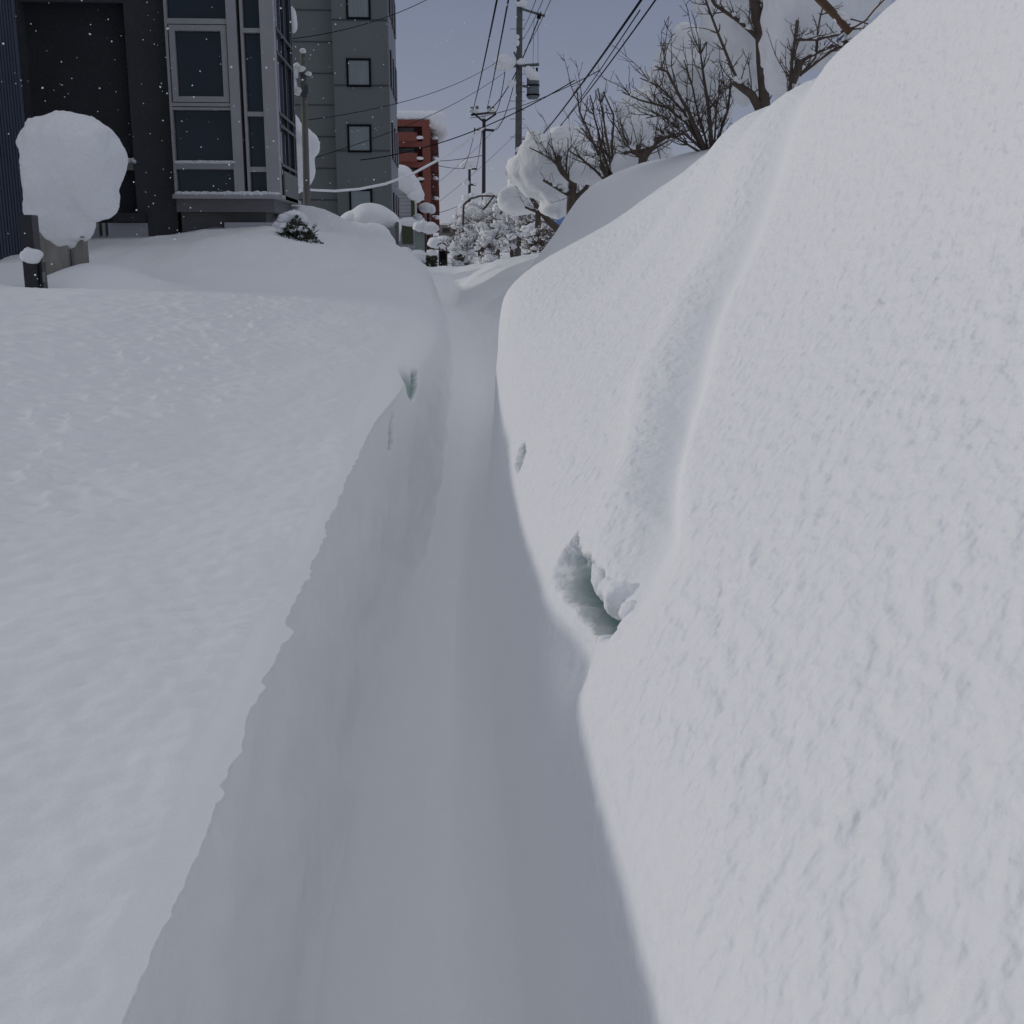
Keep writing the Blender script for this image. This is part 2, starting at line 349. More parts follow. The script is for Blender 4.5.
for nm, arr in (('crust', wr*(.8+.2*sst(-.5, .4, w1))*(1-hollow_shade)), ('hollow_shade', hollow_shade)):
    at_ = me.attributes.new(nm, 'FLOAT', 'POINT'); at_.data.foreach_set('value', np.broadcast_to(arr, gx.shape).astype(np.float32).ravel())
g = bpy.data.objects.new('snow_ground', me); col.objects.link(g); tag(g, kind='structure')
def ground(x, y):
    r = int(np.clip(np.searchsorted(rows, y), 0, nr-1)); row = gx[r]
    return float(np.interp(x, row, gz[r]))
# snow ground behind the camera, one sheet carrying on
bb = MB(); zb = {}
ends = ST[0][1]
vs = [(x, .32, z-.02) for x, z in ends]+[(x, -60, z-.02) for x, z in ends]
bb.add(vs, [(i, i+14, i+15, i+1) for i in range(13)])
tag(bb.build('snow_ground_behind', M['snowplain']), kind='structure')

# ------------------------------------------------------------------ snow lumps beside the hole
c = at(606, 580, 2.2); cl = empty('snow_clump', c)
b = MB(); 
for (px, py, Y, r, s) in ((601, 572, 2.16, .022, 1), (606, 580, 2.10, .030, 2), (621, 600, 1.95, .036, 3), (611, 592, 2.02, .026, 4), (631, 612, 1.88, .020, 5), (624, 590, 1.99, .030, 6), (598, 564, 2.24, .013, 7)):
    b.blob(at(px, py, Y), r, s, 14, .13)
o = b.build('clump', M['snowplain'], cl, True, remesh=.006, disp=.014, dscale=.025)
tag(cl, 'rounded crumb of snow hanging in the larger hollow of the right bank', 'snow clump')
b = MB()
for (px, py, Y, r, s) in ((600, 523, 2.50, .02, 1), (590, 528, 2.50, .013, 2), (606, 532, 2.46, .018, 3)): b.blob(at(px, py, Y), r, s, 12, .15)
o = b.build('snow_clump', M['snowplain'], None, True, remesh=.007, disp=.01, dscale=.03)
tag(o, 'small snow crumb at the upper lip of the larger hollow', 'snow clump')

# ------------------------------------------------------------------ blue clad annex, far left
Y0 = 9.7
Y0 = 12.0; ax = X(23, 13.3, 100)
an = empty('annex_building', (ax-2.5, Y0+1.5, 0))
b = MB(); b.box(ax-5, ax, Y0, 13.3, 0, 9.2); b.box(ax-5, ax-1.0, 13.301, 16.28, 0, 9.2)  # second box is unseen, added to block sun through the gap behind
b.build('wall', M['blueclad'], an)
b = MB()
yy = Y0+.05
while yy < 13.2:
    b.box(ax+.001, ax+.018, yy, yy+.04, .5, 9.18); yy += .085
b.build('cladding_ribs', M['blueclad'], an)
b = MB(); b.box(ax-.03, ax+.012, Y0-.03, Y0+.012, .5, 9.2); b.build('corner_trim', M['blueclad'], an)
b = MB(); b.box(ax-5.1, ax+.08, Y0-.08, 13.4, 9.2, 9.6); b.build('roof', M['snowcap'], an)
tag(an, 'dark blue corrugated wall of a small building at the left edge', 'building')

# ------------------------------------------------------------------ charcoal main building with window bay
Yw = 16.3
mb = empty('charcoal_building', (-5, Yw+3, 0))
xl = X(-30, Yw); xr0 = X(28, Yw); xr1 = X(131, Yw); xr = X(168, Yw, 60); zt = Z(2, Yw, 60); HT = 9.6
b = MB()
b.box(xl-4, xr0, Yw, Yw+3.5, 0, HT); b.box(xr1, xr, Yw, Yw+3.5, 0, HT); b.box(xr0, xr1, Yw, Yw+3.5, zt, HT)
b.build('wall', M['charcoal'], mb)
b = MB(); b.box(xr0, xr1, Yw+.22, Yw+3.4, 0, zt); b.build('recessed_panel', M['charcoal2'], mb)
b = MB(); b.box(X(100, Yw), xr1-.002, Yw-.05, Yw+.21, Z(170, Yw, 100), Z(163, Yw, 100)); s_ = b.build('sill', M['greyconc'], mb)
b = MB()
for i in range(5): b.blob((X(104, Yw)+i*.085, Yw+.05, Z(161, Yw, 100)), .07, i, 8, .1, (1, 1, .7))
b.build('sill_snow', M['snowcap'], s_, True)
b = MB(); b.box(X(108, Yw), X(141, Yw), Yw-.12, Yw-.004, Z(222, Yw, 120), Z(213, Yw, 120)); b.build('canopy', M['charcoal2'], mb)
b = MB(); b.box(X(101, Yw), X(141, Yw), Yw-.06, Yw-.004, Z(245, Yw, 120), Z(223, Yw, 120)); b.build('notice_board', M['board'], mb)
b = MB(); b.box(X(82, Yw), X(92, Yw), Yw-.08, Yw-.004, Z(250, Yw, 90), Z(223, Yw, 90)); b.box(X(95.5, Yw), X(98.5, Yw), Yw-.08, Yw-.004, Z(250, Yw, 90), Z(223, Yw, 90)); b.build('door_frame', M['alu'], mb)
# bay
Yb = 16.0
def xb(px): return X(px, Yb, 60)
bx0 = xb(167.5); bx1 = xb(275.5); zbot = Z(197, Yb, 230); ybk = 17.9
b = MB(); b.box(bx0+.05, bx1-.12, Yb+.12, ybk-.05, zbot+.02, HT); b.build('bay_core', M['alud'], mb)
b = MB(); b.box(bx0-1, bx1-.68, Yb+1.9, Yb+4.6, 0, HT); b.build('rear_wall', M['tower'], mb)
# frames (front face); px, py measured near the top of the picture
def fr(m, x0, x1, p0, p1, d=0): m.box(x0, x1, Yb-.05-d, Yb+.1, Z(p1, Yb, 230), Z(p0, Yb, 230))
b = MB(); TOP = -560
fr(b, bx0, xb(170), TOP, 199); b.build('left_post', M['alu'], mb)
b = MB(); b.box(xb(229), xb(239), Yb-.07, Yb+.1, zbot, HT); b.build('wide_mullion', M['alu'], mb)
b = MB(); b.box(xb(242.4), xb(245.2), Yb-.06, Yb+.1, zbot, HT); b.build('thin_mullion', M['alu'], mb)
b = MB(); b.box(xb(262), bx1, Yb-.07, Yb+.1, zbot, HT); b.build('corner_post', M['alu'], mb)
b = MB()
for p0, p1 in ((19.5, 25), (103.5, 107), (108, 110.5), (163, 169.5), (-75, -69), (-160,-153)):
    b = MB(); fr(b, xb(170), xb(229), p0, p1, -.002); b.build('transom', M['alu'], mb)
b = MB()
for p0, p1 in ((28.5, 33), (112, 116.5), (167, 172), (-70, -66)):
    b = MB(); fr(b, xb(245.2), xb(262), p0, p1, -.002); b.build('transom', M['alu'], mb)
b = MB(); z0, z1 = Z(103.5, Yb, 230), Z(25, Yb, 230); a0_, a1_ = xb(171.2), xb(228)
w = .07
b.box(a0_, a0_+w, Yb-.045, Yb+.08, z0+.01, z1-.01); b.box(a1_-w, a1_, Yb-.045, Yb+.08, z0+.01, z1-.01)
b.box(a0_+w, a1_-w, Yb-.045, Yb+.08, z1-.01-w, z1-.01); b.box(a0_+w, a1_-w, Yb-.045, Yb+.08, z0+.01, z0+.01+w)
sash = b.build('opening_window', M['alu'], mb)
b = MB(); b.box(a0_+w, a1_-w, Yb+.02, Yb+.04, z0+.01+w, z1-.01-w); b.build('pane', M['glass'], sash)
def pane(x0, x1, p0, p1, m='glass'):
    q = MB(); q.box(x0, x1, Yb+.04, Yb+.06, Z(p1, Yb, 230), Z(p0, Yb, 230)); return q.build('window_pane', M[m], mb)
pane(xb(170), xb(229), -69, 19.5); pane(xb(170), xb(229), 110.5, 163); pane(xb(170), xb(229), 169.5, 196)
pane(xb(245.2), xb(262), -66, 28.5); pane(xb(245.2), xb(262), 33, 112); pane(xb(245.2), xb(262), 116.5, 167); pane(xb(245.2), xb(262), 172, 196)
pane(xb(170), xb(229), -153, -75)
b = MB(); b.box(bx0-.02, bx1+.03, Yb-.12, ybk, Z(199, Yb, 230), Z(195, Yb, 230)); b.build('bay_sill', M['alu'], mb)
b = MB()
for i in range(26):
    b.blob((bx0+.05+i*(bx1-bx0-.1)/25, Yb-.08, Z(194.2, Yb, 230)), .05, i, 6, .2, (1.2, .8, .5+.3*random.random()))
for i in range(16): b.blob((xb(172)+i*(xb(228)-xb(172))/15, Yb-.05, Z(162.5, Yb, 230)), .04, i+40, 6, .2, (1.4, .8, .5))
b.build('sill_snow', M['snowcap'], mb, True)
b = MB(); b.box(bx0, bx1-.1, Yb, ybk-.1, Z(212, Yb, 230), Z(199, Yb, 230)-.002); b.build('beam', M['greyconc'], mb)
b = MB(); b.box(bx0, bx1-.25, Yb+.25, ybk-.2, .5, Z(212, Yb, 230)-.002); b.build('plinth', M['greyconc'], mb)
b = MB(); b.box(xb(216), xb(270), Yb-.03, Yb+.2, .8, Z(222.5, Yb, 230)); b.build('snowy_step', M['board'], mb)
b = MB(); b.box(xb(213.5), xb(216)-.004, Yb+.05, Yb+.22, .8, Z(222, Yb, 230)); b.build('step_edge', M['charcoal2'], mb)
# bay side (faces the path)
sx = bx1
b = MB(); zs = [Z(p, Yb, 280) for p in (-560, -60, 20, 38, 117, 124, 172, 197)]
b.box(sx-.04, sx, Yb+.10, Yb+.18, zbot, HT); b.box(sx-.04, sx, ybk-.28, ybk-.22, zbot, HT); b.box(sx-.04, sx, ybk-.10, ybk, zbot, HT)
b.box(sx-.04, sx, Yb+.95, Yb+1.0, zbot, HT)
for p in (24, 48, 110, 122, 162, -60): b.box(sx-.04, sx+.006, Yb+.18, ybk-.1, Z(p+3, Yb, 280), Z(p, Yb, 280))
b.build('side_frame', M['alud'], mb)
b = MB(); b.box(sx-.06, sx-.045, Yb+.12, ybk-.12, zbot, HT); b.build('side_pane', M['glassb'], mb)
b = MB(); b.box(sx+.008, sx+.03, Yb+.2, ybk-.35, Z(199, Yb, 280), Z(170, Yb, 280)); b.build('side_panel', M['greyconc'], mb)
tag(mb, 'charcoal building with an aluminium framed window bay beside the path', 'building')

# ------------------------------------------------------------------ grey tower
Yt = 52.0
tw = empty('grey_tower', (-7, Yt+5, 0))
tx0 = X(335, Yt, 120); tx1 = X(389.3, Yt, 120)
b = MB(); b.box(tx0, tx1, Yt, Yt+7.8, 0, 22); b.build('wall', M['tower'], tw)
b = MB(); b.box(tx0-7, tx0, Yt+.6, Yt+12, 0, 22); b.build('recessed_wall', M['tower'], tw)
b = MB()
for k in range(-3, 9):
    z = Z(20+32.7*k, Yt, 360)
    if k % 2 == 0 : b.box(tx0+.002, tx1-.002, Yt-.02, Yt-.001, z-.03, z+.03)
    z2 = Z(7+32.7*k*.98, Yt, 300)
    b.box(tx0-6.9, tx0-.002, Yt+.58, Yt+.599, z2-.025, z2+.025)
b.build('panel_joints', M['towerd'], tw)
for (a, c_, d, e) in ((-95+150+0, 0, 0, 0),): pass
for (px0, px1, p0, p1) in ((345.5, 370, -44, 19.5), (346.5, 371, 58.5, 87), (347.5, 371.5, 124.5, 152.5), (349.5, 372.5, 189, 217), (345, 370, -75, -47)):
    x0, x1 = X(px0, Yt, (p0+p1)/2), X(px1, Yt, (p0+p1)/2); z0, z1 = Z(p1, Yt, 360), Z(p0, Yt, 360)
    if p0 == -44: z1 = Z(-9, Yt, 360)
    t = .085; b = MB()
    b.box(x0, x1, Yt-.06, Yt-.002, z1-t, z1); b.box(x0, x1, Yt-.06, Yt-.002, z0, z0+t)
    b.box(x0, x0+t, Yt-.06, Yt-.002, z0+t, z1-t); b.box(x1-t, x1, Yt-.06, Yt-.002, z0+t, z1-t)
    wn = b.build('window', M['black'], tw)
    b = MB(); b.box(x0+t, x1-t, Yt-.03, Yt-.003, z0+t, z1-t); b.build('pane', M['curtain'], wn)
b = MB(); b.box(tx1, tx1+.05, Yt+.05, Yt+7.7, 0, 21.9); b.build('side_wall', M['towers'], tw)
for k in range(7):
    for j in range(3):
        z = 2.6+k*2.95; y = Yt+.7+j*2.4
        b = MB(); b.box(tx1+.05, tx1+.12, y, y+1.3, z, z+1.5); b.build('side_window', M['alud'], tw)
tag(tw, 'tall grey panelled tower with black framed windows', 'building')

# ------------------------------------------------------------------ white house
Yh = 82
wh = empty('white_house', (-6, Yh+4, 0))
hx1 = X(414.5, Yh, 215); zr = Z(163, Yh, 400); ze = Z(200, Yh, 415)
b = MB(); b.add([(hx1-6, Yh, 0), (hx1, Yh, 0), (hx1, Yh, ze), (hx1-1.3, Yh, Z(180, Yh, 400)), (hx1-6, Yh, Z(180, Yh, 400)),
      (hx1-6, Yh+8, 0), (hx1, Yh+8, 0), (hx1, Yh+8, ze), (hx1-1.3, Yh+8, Z(180, Yh, 400)), (hx1-6, Yh+8, Z(180, Yh, 400))],
      [(0,1,2,3,4), (9,8,7,6,5), (1,6,7,2), (2,7,8,3), (3,8,9,4), (4,9,5,0), (0,5,6,1)])
b.build('wall', M['white'], wh)
b = MB(); zz0 = Z(178, Yh, 400); 
for i in range(10):
    b.blob((X(399+i*1.6, Yh, 180), Yh+1.2, Z(176+1.0*i+i*i*.11, Yh, 400)), 1.0-.03*i, i, 10, .06, (1, 2.2, .8))
b.build('roof_snow', M['snowcap'], wh, True, remesh=.12)
b = MB(); b.box(X(411.2, Yh, 210), hx1+.02, Yh-.03, Yh+.3, Z(217, Yh, 415), Z(197.5, Yh, 415)); b.build('window', M['olive'], wh)
b = MB(); b.box(X(402, Yh, 230), X(413, Yh, 230), Yh-.25, Yh-.01, Z(244, Yh, 415), Z(226, Yh, 415)); b.build('window', M['olive'], wh)
b = MB()
for k in range(22): z = .3+k*.24; b.box(hx1-5.9, hx1-.02, Yh-.012, Yh-.001, z, z+.03)
b.build('siding_lines', M['greyconc'], wh)
b = MB(); b.blob((X(410, Yh), Yh-.4, Z(222, Yh, 415)), .7, 3, 10, .1, (1.4, .8, .45)); b.build('eave_snow', M['snowcap'], wh, True); b = MB(); b.blob((X(414, Yh), Yh-.4, Z(196, Yh, 415)), .45, 4, 10, .1, (1.2, .8, .7)); b.build('eave_snow', M['snowcap'], wh, True)
tag(wh, 'small white sided house with rounded snow on its roof', 'house')

# ------------------------------------------------------------------ red apartment block
Yr = 150
rb = empty('red_apartment_block', (-8, Yr+10, 0))
rx1 = X(430, Yr, 150); rzt = Z(120, Yr, 420)
b = MB(); b.box(rx1-14, rx1, Yr+1.6, Yr+26, 0, rzt); b.build('wall', M['redd'], rb)
b = MB()
b.box(rx1-.95, rx1+.0, Yr, Yr+1.598, 0, rzt); b.box(rx1-4.9, rx1-4.1, Yr, Yr+1.598, 0, rzt); b.box(rx1-14, rx1-12, Yr, Yr+1.598, 0, rzt)
for k in range(9):
    z = rzt-2.45*k; b.box(rx1-12, rx1-4.902, Yr, Yr+1.598, z-.95, z); b.box(rx1-4.098, rx1-.952, Yr, Yr+1.598, z-.75, z-(0 if k == 0 else .08))
b.build('facade', M['red'], rb)
for k in range(7):
    z = rzt-1.05-2.45*k
    b = MB(); n = 10; xc = rx1-2.9; vsx = []
    pts = [(xc+1.35*math.cos(math.pi+math.pi*i/n), Yr-.05-.75*math.sin(math.pi*i/n)) for i in range(n+1)]
    for (x, y) in pts: vsx += [(x, y, z-1.5), (x, y, z-.45)]
    fs = [(2*i, 2*i+2, 2*i+3, 2*i+1) for i in range(n)]+[tuple(range(0, 2*n+2, 2)), tuple(range(2*n+1, 0, -2)), (0, 1, 2*n+1, 2*n)]
    b.add(vsx, fs); bal = b.build('balcony', M['red'], rb)
    b = MB(); b.box(xc-1.3, xc+.9, Yr+1.5, Yr+1.59, z-1.3, z+.25); b.build('glazed_door', M['curtain'], rb)
    b = MB(); b.blob((xc+1.6, Yr-.1, z-.55-.5), .42, k, 8, .1, (1.3, .8, .5)); b.build('snow', M['snowcap'], bal, True)
for k in range(7):
    for j in range(4):
        z = rzt-2.2-2.45*k; y = Yr+2.5+j*6
        b = MB(); b.box(rx1+.002, rx1+1.0, y, y+3.8, z-1.2, z+.15); bal = b.build('side_balcony', M['redd'], rb)
        b = MB(); b.blob((rx1+.6, y+.6, z+.3), .45, k*7+j, 8, .15, (1, 2, .6)); b.build('snow', M['snowcap'], bal, True)
b = MB()
for i in range(16):
    for j in range(3): b.blob((rx1-13+i*.93, Yr+1+j*1.5, rzt+.55), 1.1, i*3+j, 8, .06, (1, 1, .62))
for j in range(10): b.blob((rx1+.5+.7*math.sin(j*.35), Yr+2+j*2.2, rzt-.0), 1.3, j, 8, .1, (1, 1.4, .7))
b.build('roof_snow', M['snowcap'], rb, True, remesh=.2)
tag(rb, 'red apartment block with rounded balconies and a snow laden roof', 'building')

# ------------------------------------------------------------------ beige far building
Yg = 210
gb = empty('beige_building', (X(460, Yg, 230), Yg+5, 0))
x0, x1 = X(439, Yg, 235), X(484, Yg, 235); zt_ = Z(224, Yg, 460)
b = MB(); b.box(x0, x1, Yg, Yg+12, 0, zt_); b.build('wall', M['beige'], gb)
b = MB()
for i in range(9): b.blob((x0+.6+i*.9, Yg+.6, zt_+.05), .75, i, 8, .1, (1, 1.6, .42))
b.build('roof_snow', M['snowcap'], gb, True)
for k in range(3):
    for j in range(4):
        b = MB(); b.box(x0+.6+j*2, x0+1.9+j*2, Yg-.05, Yg-.002, zt_-1.5-k*1.8, zt_-.7-k*1.8); b.build('window', M['opening'], gb)
    b = MB(); b.box(x0-.05, x1, Yg-.2, Yg-.06, zt_-1.9-k*1.8, zt_-1.65-k*1.8); b.build('ledge', M['greyconc'], gb)
tag(gb, 'low beige building with snowy roof at the end of the street', 'building')

# ------------------------------------------------------------------ snow heap on gate post, dark post
Yp = 10.3
p = at(62, 262, Yp); zc_ = ground(p.x, Yp)
gp = empty('gate_post', (p.x, Yp, zc_-.4))
b = MB(); b.box(p.x-.17, p.x+.09, Yp-.10, Yp+.12, zc_-.4, Z(238, Yp, 60)); b.box(p.x+.096, p.x+.20, Yp-.05, Yp+.1, zc_-.4, Z(240, Yp, 60)); b.build('post', M['stone'], gp)
b = MB(); b.box(p.x-.20, p.x+.22, Yp-.13, Yp+.14, Z(238, Yp, 60), Z(233, Yp, 60)); b.build('cap', M['stone'], gp)
tag(gp, 'pale weathered gate post under the big ball of snow', 'post')
b = MB()
for (px, py, r, s, sq) in ((76, 160, .40, 1, (1, 1, 1)), (60, 178, .33, 2, (1, 1, 1.1)), (88, 190, .27, 3, (1, 1, 1)), (62, 215, .27, 4, (1, 1, 1)), (66, 233, .15, 5, (1.1, 1, 1)), (98, 172, .22, 6, (.9, 1, 1)), (48, 210, .2, 7, (1, 1, 1.2)), (56, 150, .3, 8, (1, 1, 1)), (40, 165, .14, 9, (1, 1, 1.4)), (38, 200, .12, 12, (1, 1, 1.4))):
    b.blob(at(px, py, Yp), r, s, 16, .05, sq)
b.tube([at(50, 133, Yp), at(38, 127, Yp), at(31, 124, Yp), at(26, 120, Yp)], [.16, .11, .075, .035], 8)
b.tube([at(45, 148, Yp), at(36, 135, Yp), at(31, 125, Yp)], [.14, .09, .05], 8)
o = b.build('snow_ball', M['snowcap'], None, True, remesh=.018, disp=.08, dscale=.2)
tag(o, 'huge overhanging ball of snow balanced on the gate post at left', 'snow heap')
Yq = 9.55
p = at(35, 275, Yq)
dp = empty('dark_post', (p.x, Yq, ground(p.x, Yq)-.3))
b = MB(); b.box(p.x-.07, p.x+.03, Yq-.05, Yq+.1, ground(p.x, Yq)-.3, Z(215, Yq, 35)); b.box(p.x+.034, p.x+.06, Yq, Yq+.1, ground(p.x, Yq)-.3, Z(262, Yq, 35)); b.build('post', M['alud'], dp)
b = MB(); b.box(p.x+.062, p.x+.075, Yq-.02, Yq+.02, Z(282, Yq, 40), Z(272, Yq, 40)); b.build('latch', M['greyconc'], dp)
tag(dp, 'slim black post in front of the blue wall', 'post')
b = MB(); b.blob(at(32, 256, Yq-.06), .075, 5, 12, .15, (1.1, 1, .8)); b.blob(at(27, 254, Yq-.06), .05, 6, 10, .15)
tag(b.build('snow_ball', M['snowcap'], None, True, remesh=.012, disp=.02, dscale=.05), 'small knob of snow on the black post', 'snow heap')

# ------------------------------------------------------------------ shrub by the bay
Ys = 13.2
c = at(297, 232, Ys); sh = empty('shrub', (c.x, Ys, c.z-.3))
b = MB(); rnd = random.Random(3)
for i in range(1300):
    px = rnd.gauss(297, 10.5); w = 1-abs(px-297)/26
    if w <= 0: continue
    py = 241+ (px-297)*.12 - rnd.random()*w*26
    P = at(px, py, Ys+rnd.uniform(-.3, .3)); s = rnd.uniform(.012, .03)
    a = Vector((rnd.gauss(0, 1), rnd.gauss(0, 1), rnd.gauss(0, 1))).normalized(); e = a.orthogonal().normalized()
    b.add([P-a*s, P+e*s*.5, P+a*s, P-e*s*.5], [(0, 1, 2, 3)])
b.build('leaves', M['leaf'], sh)
b = MB()
for i in range(60):
    a = rnd.uniform(0, 6.28); P = Vector((c.x, Ys, c.z-.2)); Q = at(rnd.uniform(276, 319), rnd.uniform(222, 243), Ys+rnd.uniform(-.2, .2))
    b.tube([P, (P+Q)/2+Vector((0, 0, .04)), Q], [.006, .005, .003], 4)
b.build('stems', M['bark'], sh)
b = MB()
for (px, py, r, s) in ((286, 219, .09, 1), (293, 216, .10, 2), (300, 220, .08, 3), (280, 225, .07, 4), (289, 224, .08, 5)): b.blob(at(px, py, Ys-.05), r, s, 10, .15, (1.2, 1, .6))
for i in range(30):
    px = rnd.uniform(278, 316); py = 226+rnd.uniform(0, 14)+(px-297)*.15
    b.blob(at(px, py, Ys-.15+rnd.uniform(-.1, .1)), rnd.uniform(.02, .045), i, 7, .2, (1.3, 1, .7))
b.build('snow_load', M['snowcap'], sh, True)
tag(sh, 'low evergreen shrub half buried in snow below the window bay', 'shrub')

# ------------------------------------------------------------------ big snow pads behind the bay and on the low wall
b = MB()
Ya = 24
for (px, py, r, s, sq) in ((300, 143, .40, 1, (.9, 1, 1)), (292, 160, .45, 2, (1, 1, 1.1)), (307, 145, .3, 3, (1, 1, 1))): b.blob(at(px, py, Ya), r*.9, s, 14, .05, sq)
b.blob(at(300, 172, Ya), .34, 5, 12, .06, (.9, 1, 1.0)); b.blob(at(290, 165, Ya), .5, 6, 12, .05, (1, 1, 1.2))
b.blob(at(287, 130, Ya), .3, 6, 12, .05, (1, 1, 1.2))
o = b.build('snow_pad', M['snowcap'], None, True, remesh=.04); tag(o, 'rounded pad of snow bulging behind the window bay and service pole', 'snow heap')
Yl = 27
lw = empty('low_wall', (X(370, Yl), Yl+.5, 0))
b = MB(); b.box(X(335, Yl, 230), X(396, Yl, 230), Yl, Yl+1.4, 0, Z(228, Yl, 370)); b.build('wall', M['greyconc'], lw)
b = MB(); b.box(X(396, Yl, 230)+.003, X(398.5, Yl, 230), Yl-.02, Yl+1.5, 0, Z(222, Yl, 370)); b.build('grille', M['steel'], lw)
tag(lw, 'low wall carrying two domes of snow before the grey tower', 'wall')
b = MB()
for (px, py, r, s, sq) in ((372, 222, .48, 1, (1.2, 1, .9)), (386, 226, .36, 2, (1, 1, 1)), (358, 222, .34, 3, (1.3, 1, .8)), (392, 236, .28, 4, (.7, 1, 1)), (364, 214, .22, 7, (1, 1, 1))): b.blob(at(px, py, Yl+.5), r, s, 14, .04, sq)
tag(b.build('snow_dome', M['snowcap'], None, True, remesh=.04), 'taller dome of snow on the low wall, at its rear', 'snow heap')
b = MB()
for (px, py, r, s, sq) in ((352, 234, .36, 5, (1.5, 1, .8)), (372, 238, .38, 6, (1.2, 1, .9)), (338, 226, .2, 8, (1.2, 1, .8)), (384, 244, .28, 9, (1, 1, .9))): b.blob(at(px, py, Yl-.9), r*.95, s, 14, .04, sq)
tag(b.build('snow_dome', M['snowcap'], None, True, remesh=.04), 'lower dome of snow lying in front of the taller one', 'snow heap')

# ------------------------------------------------------------------ street clutter at the end of the left bank
Yc = 45
cb = empty('utility_cabinet', (X(420, Yc, 240), Yc, 1))
b = MB(); b.box(X(415, Yc, 240), X(425.5, Yc, 240), Yc, Yc+.5, .8, Z(233, Yc, 420)); b.build('cabinet_body', M['sage'], cb)
b = MB(); b.box(X(414.5, Yc, 240), X(426, Yc, 240), Yc-.05, Yc+.55, Z(233, Yc, 420)+.002, Z(231.5, Yc, 420)); b.build('cabinet_lid', M['greyconc'], cb)
tag(cb, 'pale green utility cabinet among the snow at the street side', 'cabinet')
Yn = 40
st = empty('lamp_post', (X(425.5, Yn, 240), Yn, 1))
b = MB(); b.tube([(X(425.5, Yn, 240), Yn, 1), (X(425.5, Yn, 240), Yn, Z(231, Yn, 425))], .035, 6); b.box(X(415, Yn, 230), X(428, Yn, 230), Yn-.03, Yn+.03, Z(231, Yn, 425), Z(229.5, Yn, 425)); b.build('post', M['alud'], st)
b = MB()
for (px, py, r, s) in ((419, 227, .19, 1), (430, 228, .24, 2), (424, 224, .13, 3)): b.blob(at(px, py, Yn), r, s, 10, .12, (1.2, 1, .85))
b.build('snow_load', M['snowcap'], st, True)
tag(st, 'black post with a crossbar carrying lumps of snow', 'post')
bl = empty('ball_lamp', (X(428, 60, 210), 60, 1))
b = MB(); b.tube([(X(428, 60, 210), 60, 1), (X(428, 60, 210), 60, Z(213, 60, 428))], .09, 6); b.build('post', M['alud'], bl)
b = MB(); b.blob(at(426, 208, 60), .32, 3, 10, .08, (1.2, 1, .8)); b.blob(at(431, 209, 60), .24, 4, 10, .08); b.blob(at(418, 217, 60), .2, 4, 10, .08, (1.3, 1, .8)); b.build('snow_load', M['snowcap'], bl, True)
tag(bl, 'street lamp topped by a round ball of snow before the red block', 'street lamp')
Ym = 38
bk = empty('black_bin', (X(443, Ym, 260), Ym, 1))
b = MB(); b.box(X(438.5, Ym, 260), X(447.5, Ym, 260), Ym, Ym+.25, Z(272, Ym, 440), Z(251, Ym, 440))
b.build('panel', M['black'], bk)
b = MB()
for px in (439.5, 446.5): b.tube([(X(px, Ym, 260), Ym-.03, 1.0), (X(px, Ym, 260), Ym-.03, Z(247, Ym, 440))], .02, 5)
b.tube([at(442+4.5*math.cos(t), 246-3*math.sin(t), Ym-.03) for t in np.linspace(0, math.pi, 9)], .018, 5)
b.build('frame', M['alud'], bk)
tag(bk, 'black slatted rack with a hooped frame beside the street', 'rack')
b = MB()
for (px, py, r, s) in ((436, 243, .27, 1), (444, 242, .30, 2), (450, 246, .26, 3), (431, 254, .2, 4)): b.blob(at(px, py, 42), r, s, 10, .08, (1.2, 1, .75))
tag(b.build('snow_heap', M['snowcap'], None, True), 'grey shaded heap of snow above the black rack', 'snow heap')
b = MB()
for (px, py, r, s) in ((410, 258, .34, 1), (418, 256, .32, 2), (404, 252, .25, 3), (426, 258, .26, 4)): b.blob(at(px, py, 40), r, s, 10, .08, (1.2, 1, .65))
tag(b.build('snow_heap', M['snowcap'], None, True), 'low heap of snow at the foot of the utility cabinet', 'snow heap')
b = MB(); rnd = random.Random(9)
for i in range(500):
    P = at(rnd.uniform(426, 437), rnd.uniform(256, 272), 36+rnd.uniform(-.4, .4)); s = rnd.uniform(.03, .07)
    a = Vector((rnd.gauss(0, 1), rnd.gauss(0, 1), rnd.gauss(0, 1))).normalized(); e = a.orthogonal().normalized()
    b.add([P-a*s, P+e*s*.5, P+a*s, P-e*s*.5], [(0, 1, 2, 3)])
tag(b.build('hedge', M['leaf']), 'dark clipped hedge poking out of snow near the cabinet', 'hedge')

# ------------------------------------------------------------------ blue round sign
Yz = 24
c = at(565, 216, Yz); sg = empty('round_sign', (c.x, Yz, 1))
def disc(mb_, c, r, th, n=28, sx=.62, sy=.78, z0=-1, z1=1):
    vs = []
    u = Vector((sx, -sy, 0)).normalized(); nrm = Vector((-sy, -sx, 0)).normalized()
    for s in (0, th):
        for k in range(n):
            t = 2*math.pi*k/n; zz = max(z0, min(z1, math.sin(t)))
            vs.append(c+u*r*math.cos(t)+Vector((0, 0, r*zz))+nrm*s)
    mb_.add(vs, [tuple(range(n)), tuple(range(2*n-1, n-1, -1))]+[(k, (k+1) % n, n+(k+1) % n, n+k) for k in range(n)])
b = MB(); disc(b, c, .27, .02); b.build('sign_face', M['blue'], sg)
b = MB(); disc(b, c+Vector((.02, .03, 0)), .29, .02); b.build('sign_rim', M['signw'], sg)
b = MB(); u = Vector((.62, -.78, 0)).normalized(); nn = Vector((-.78, -.62, 0)).normalized()
q0 = c+nn*.024
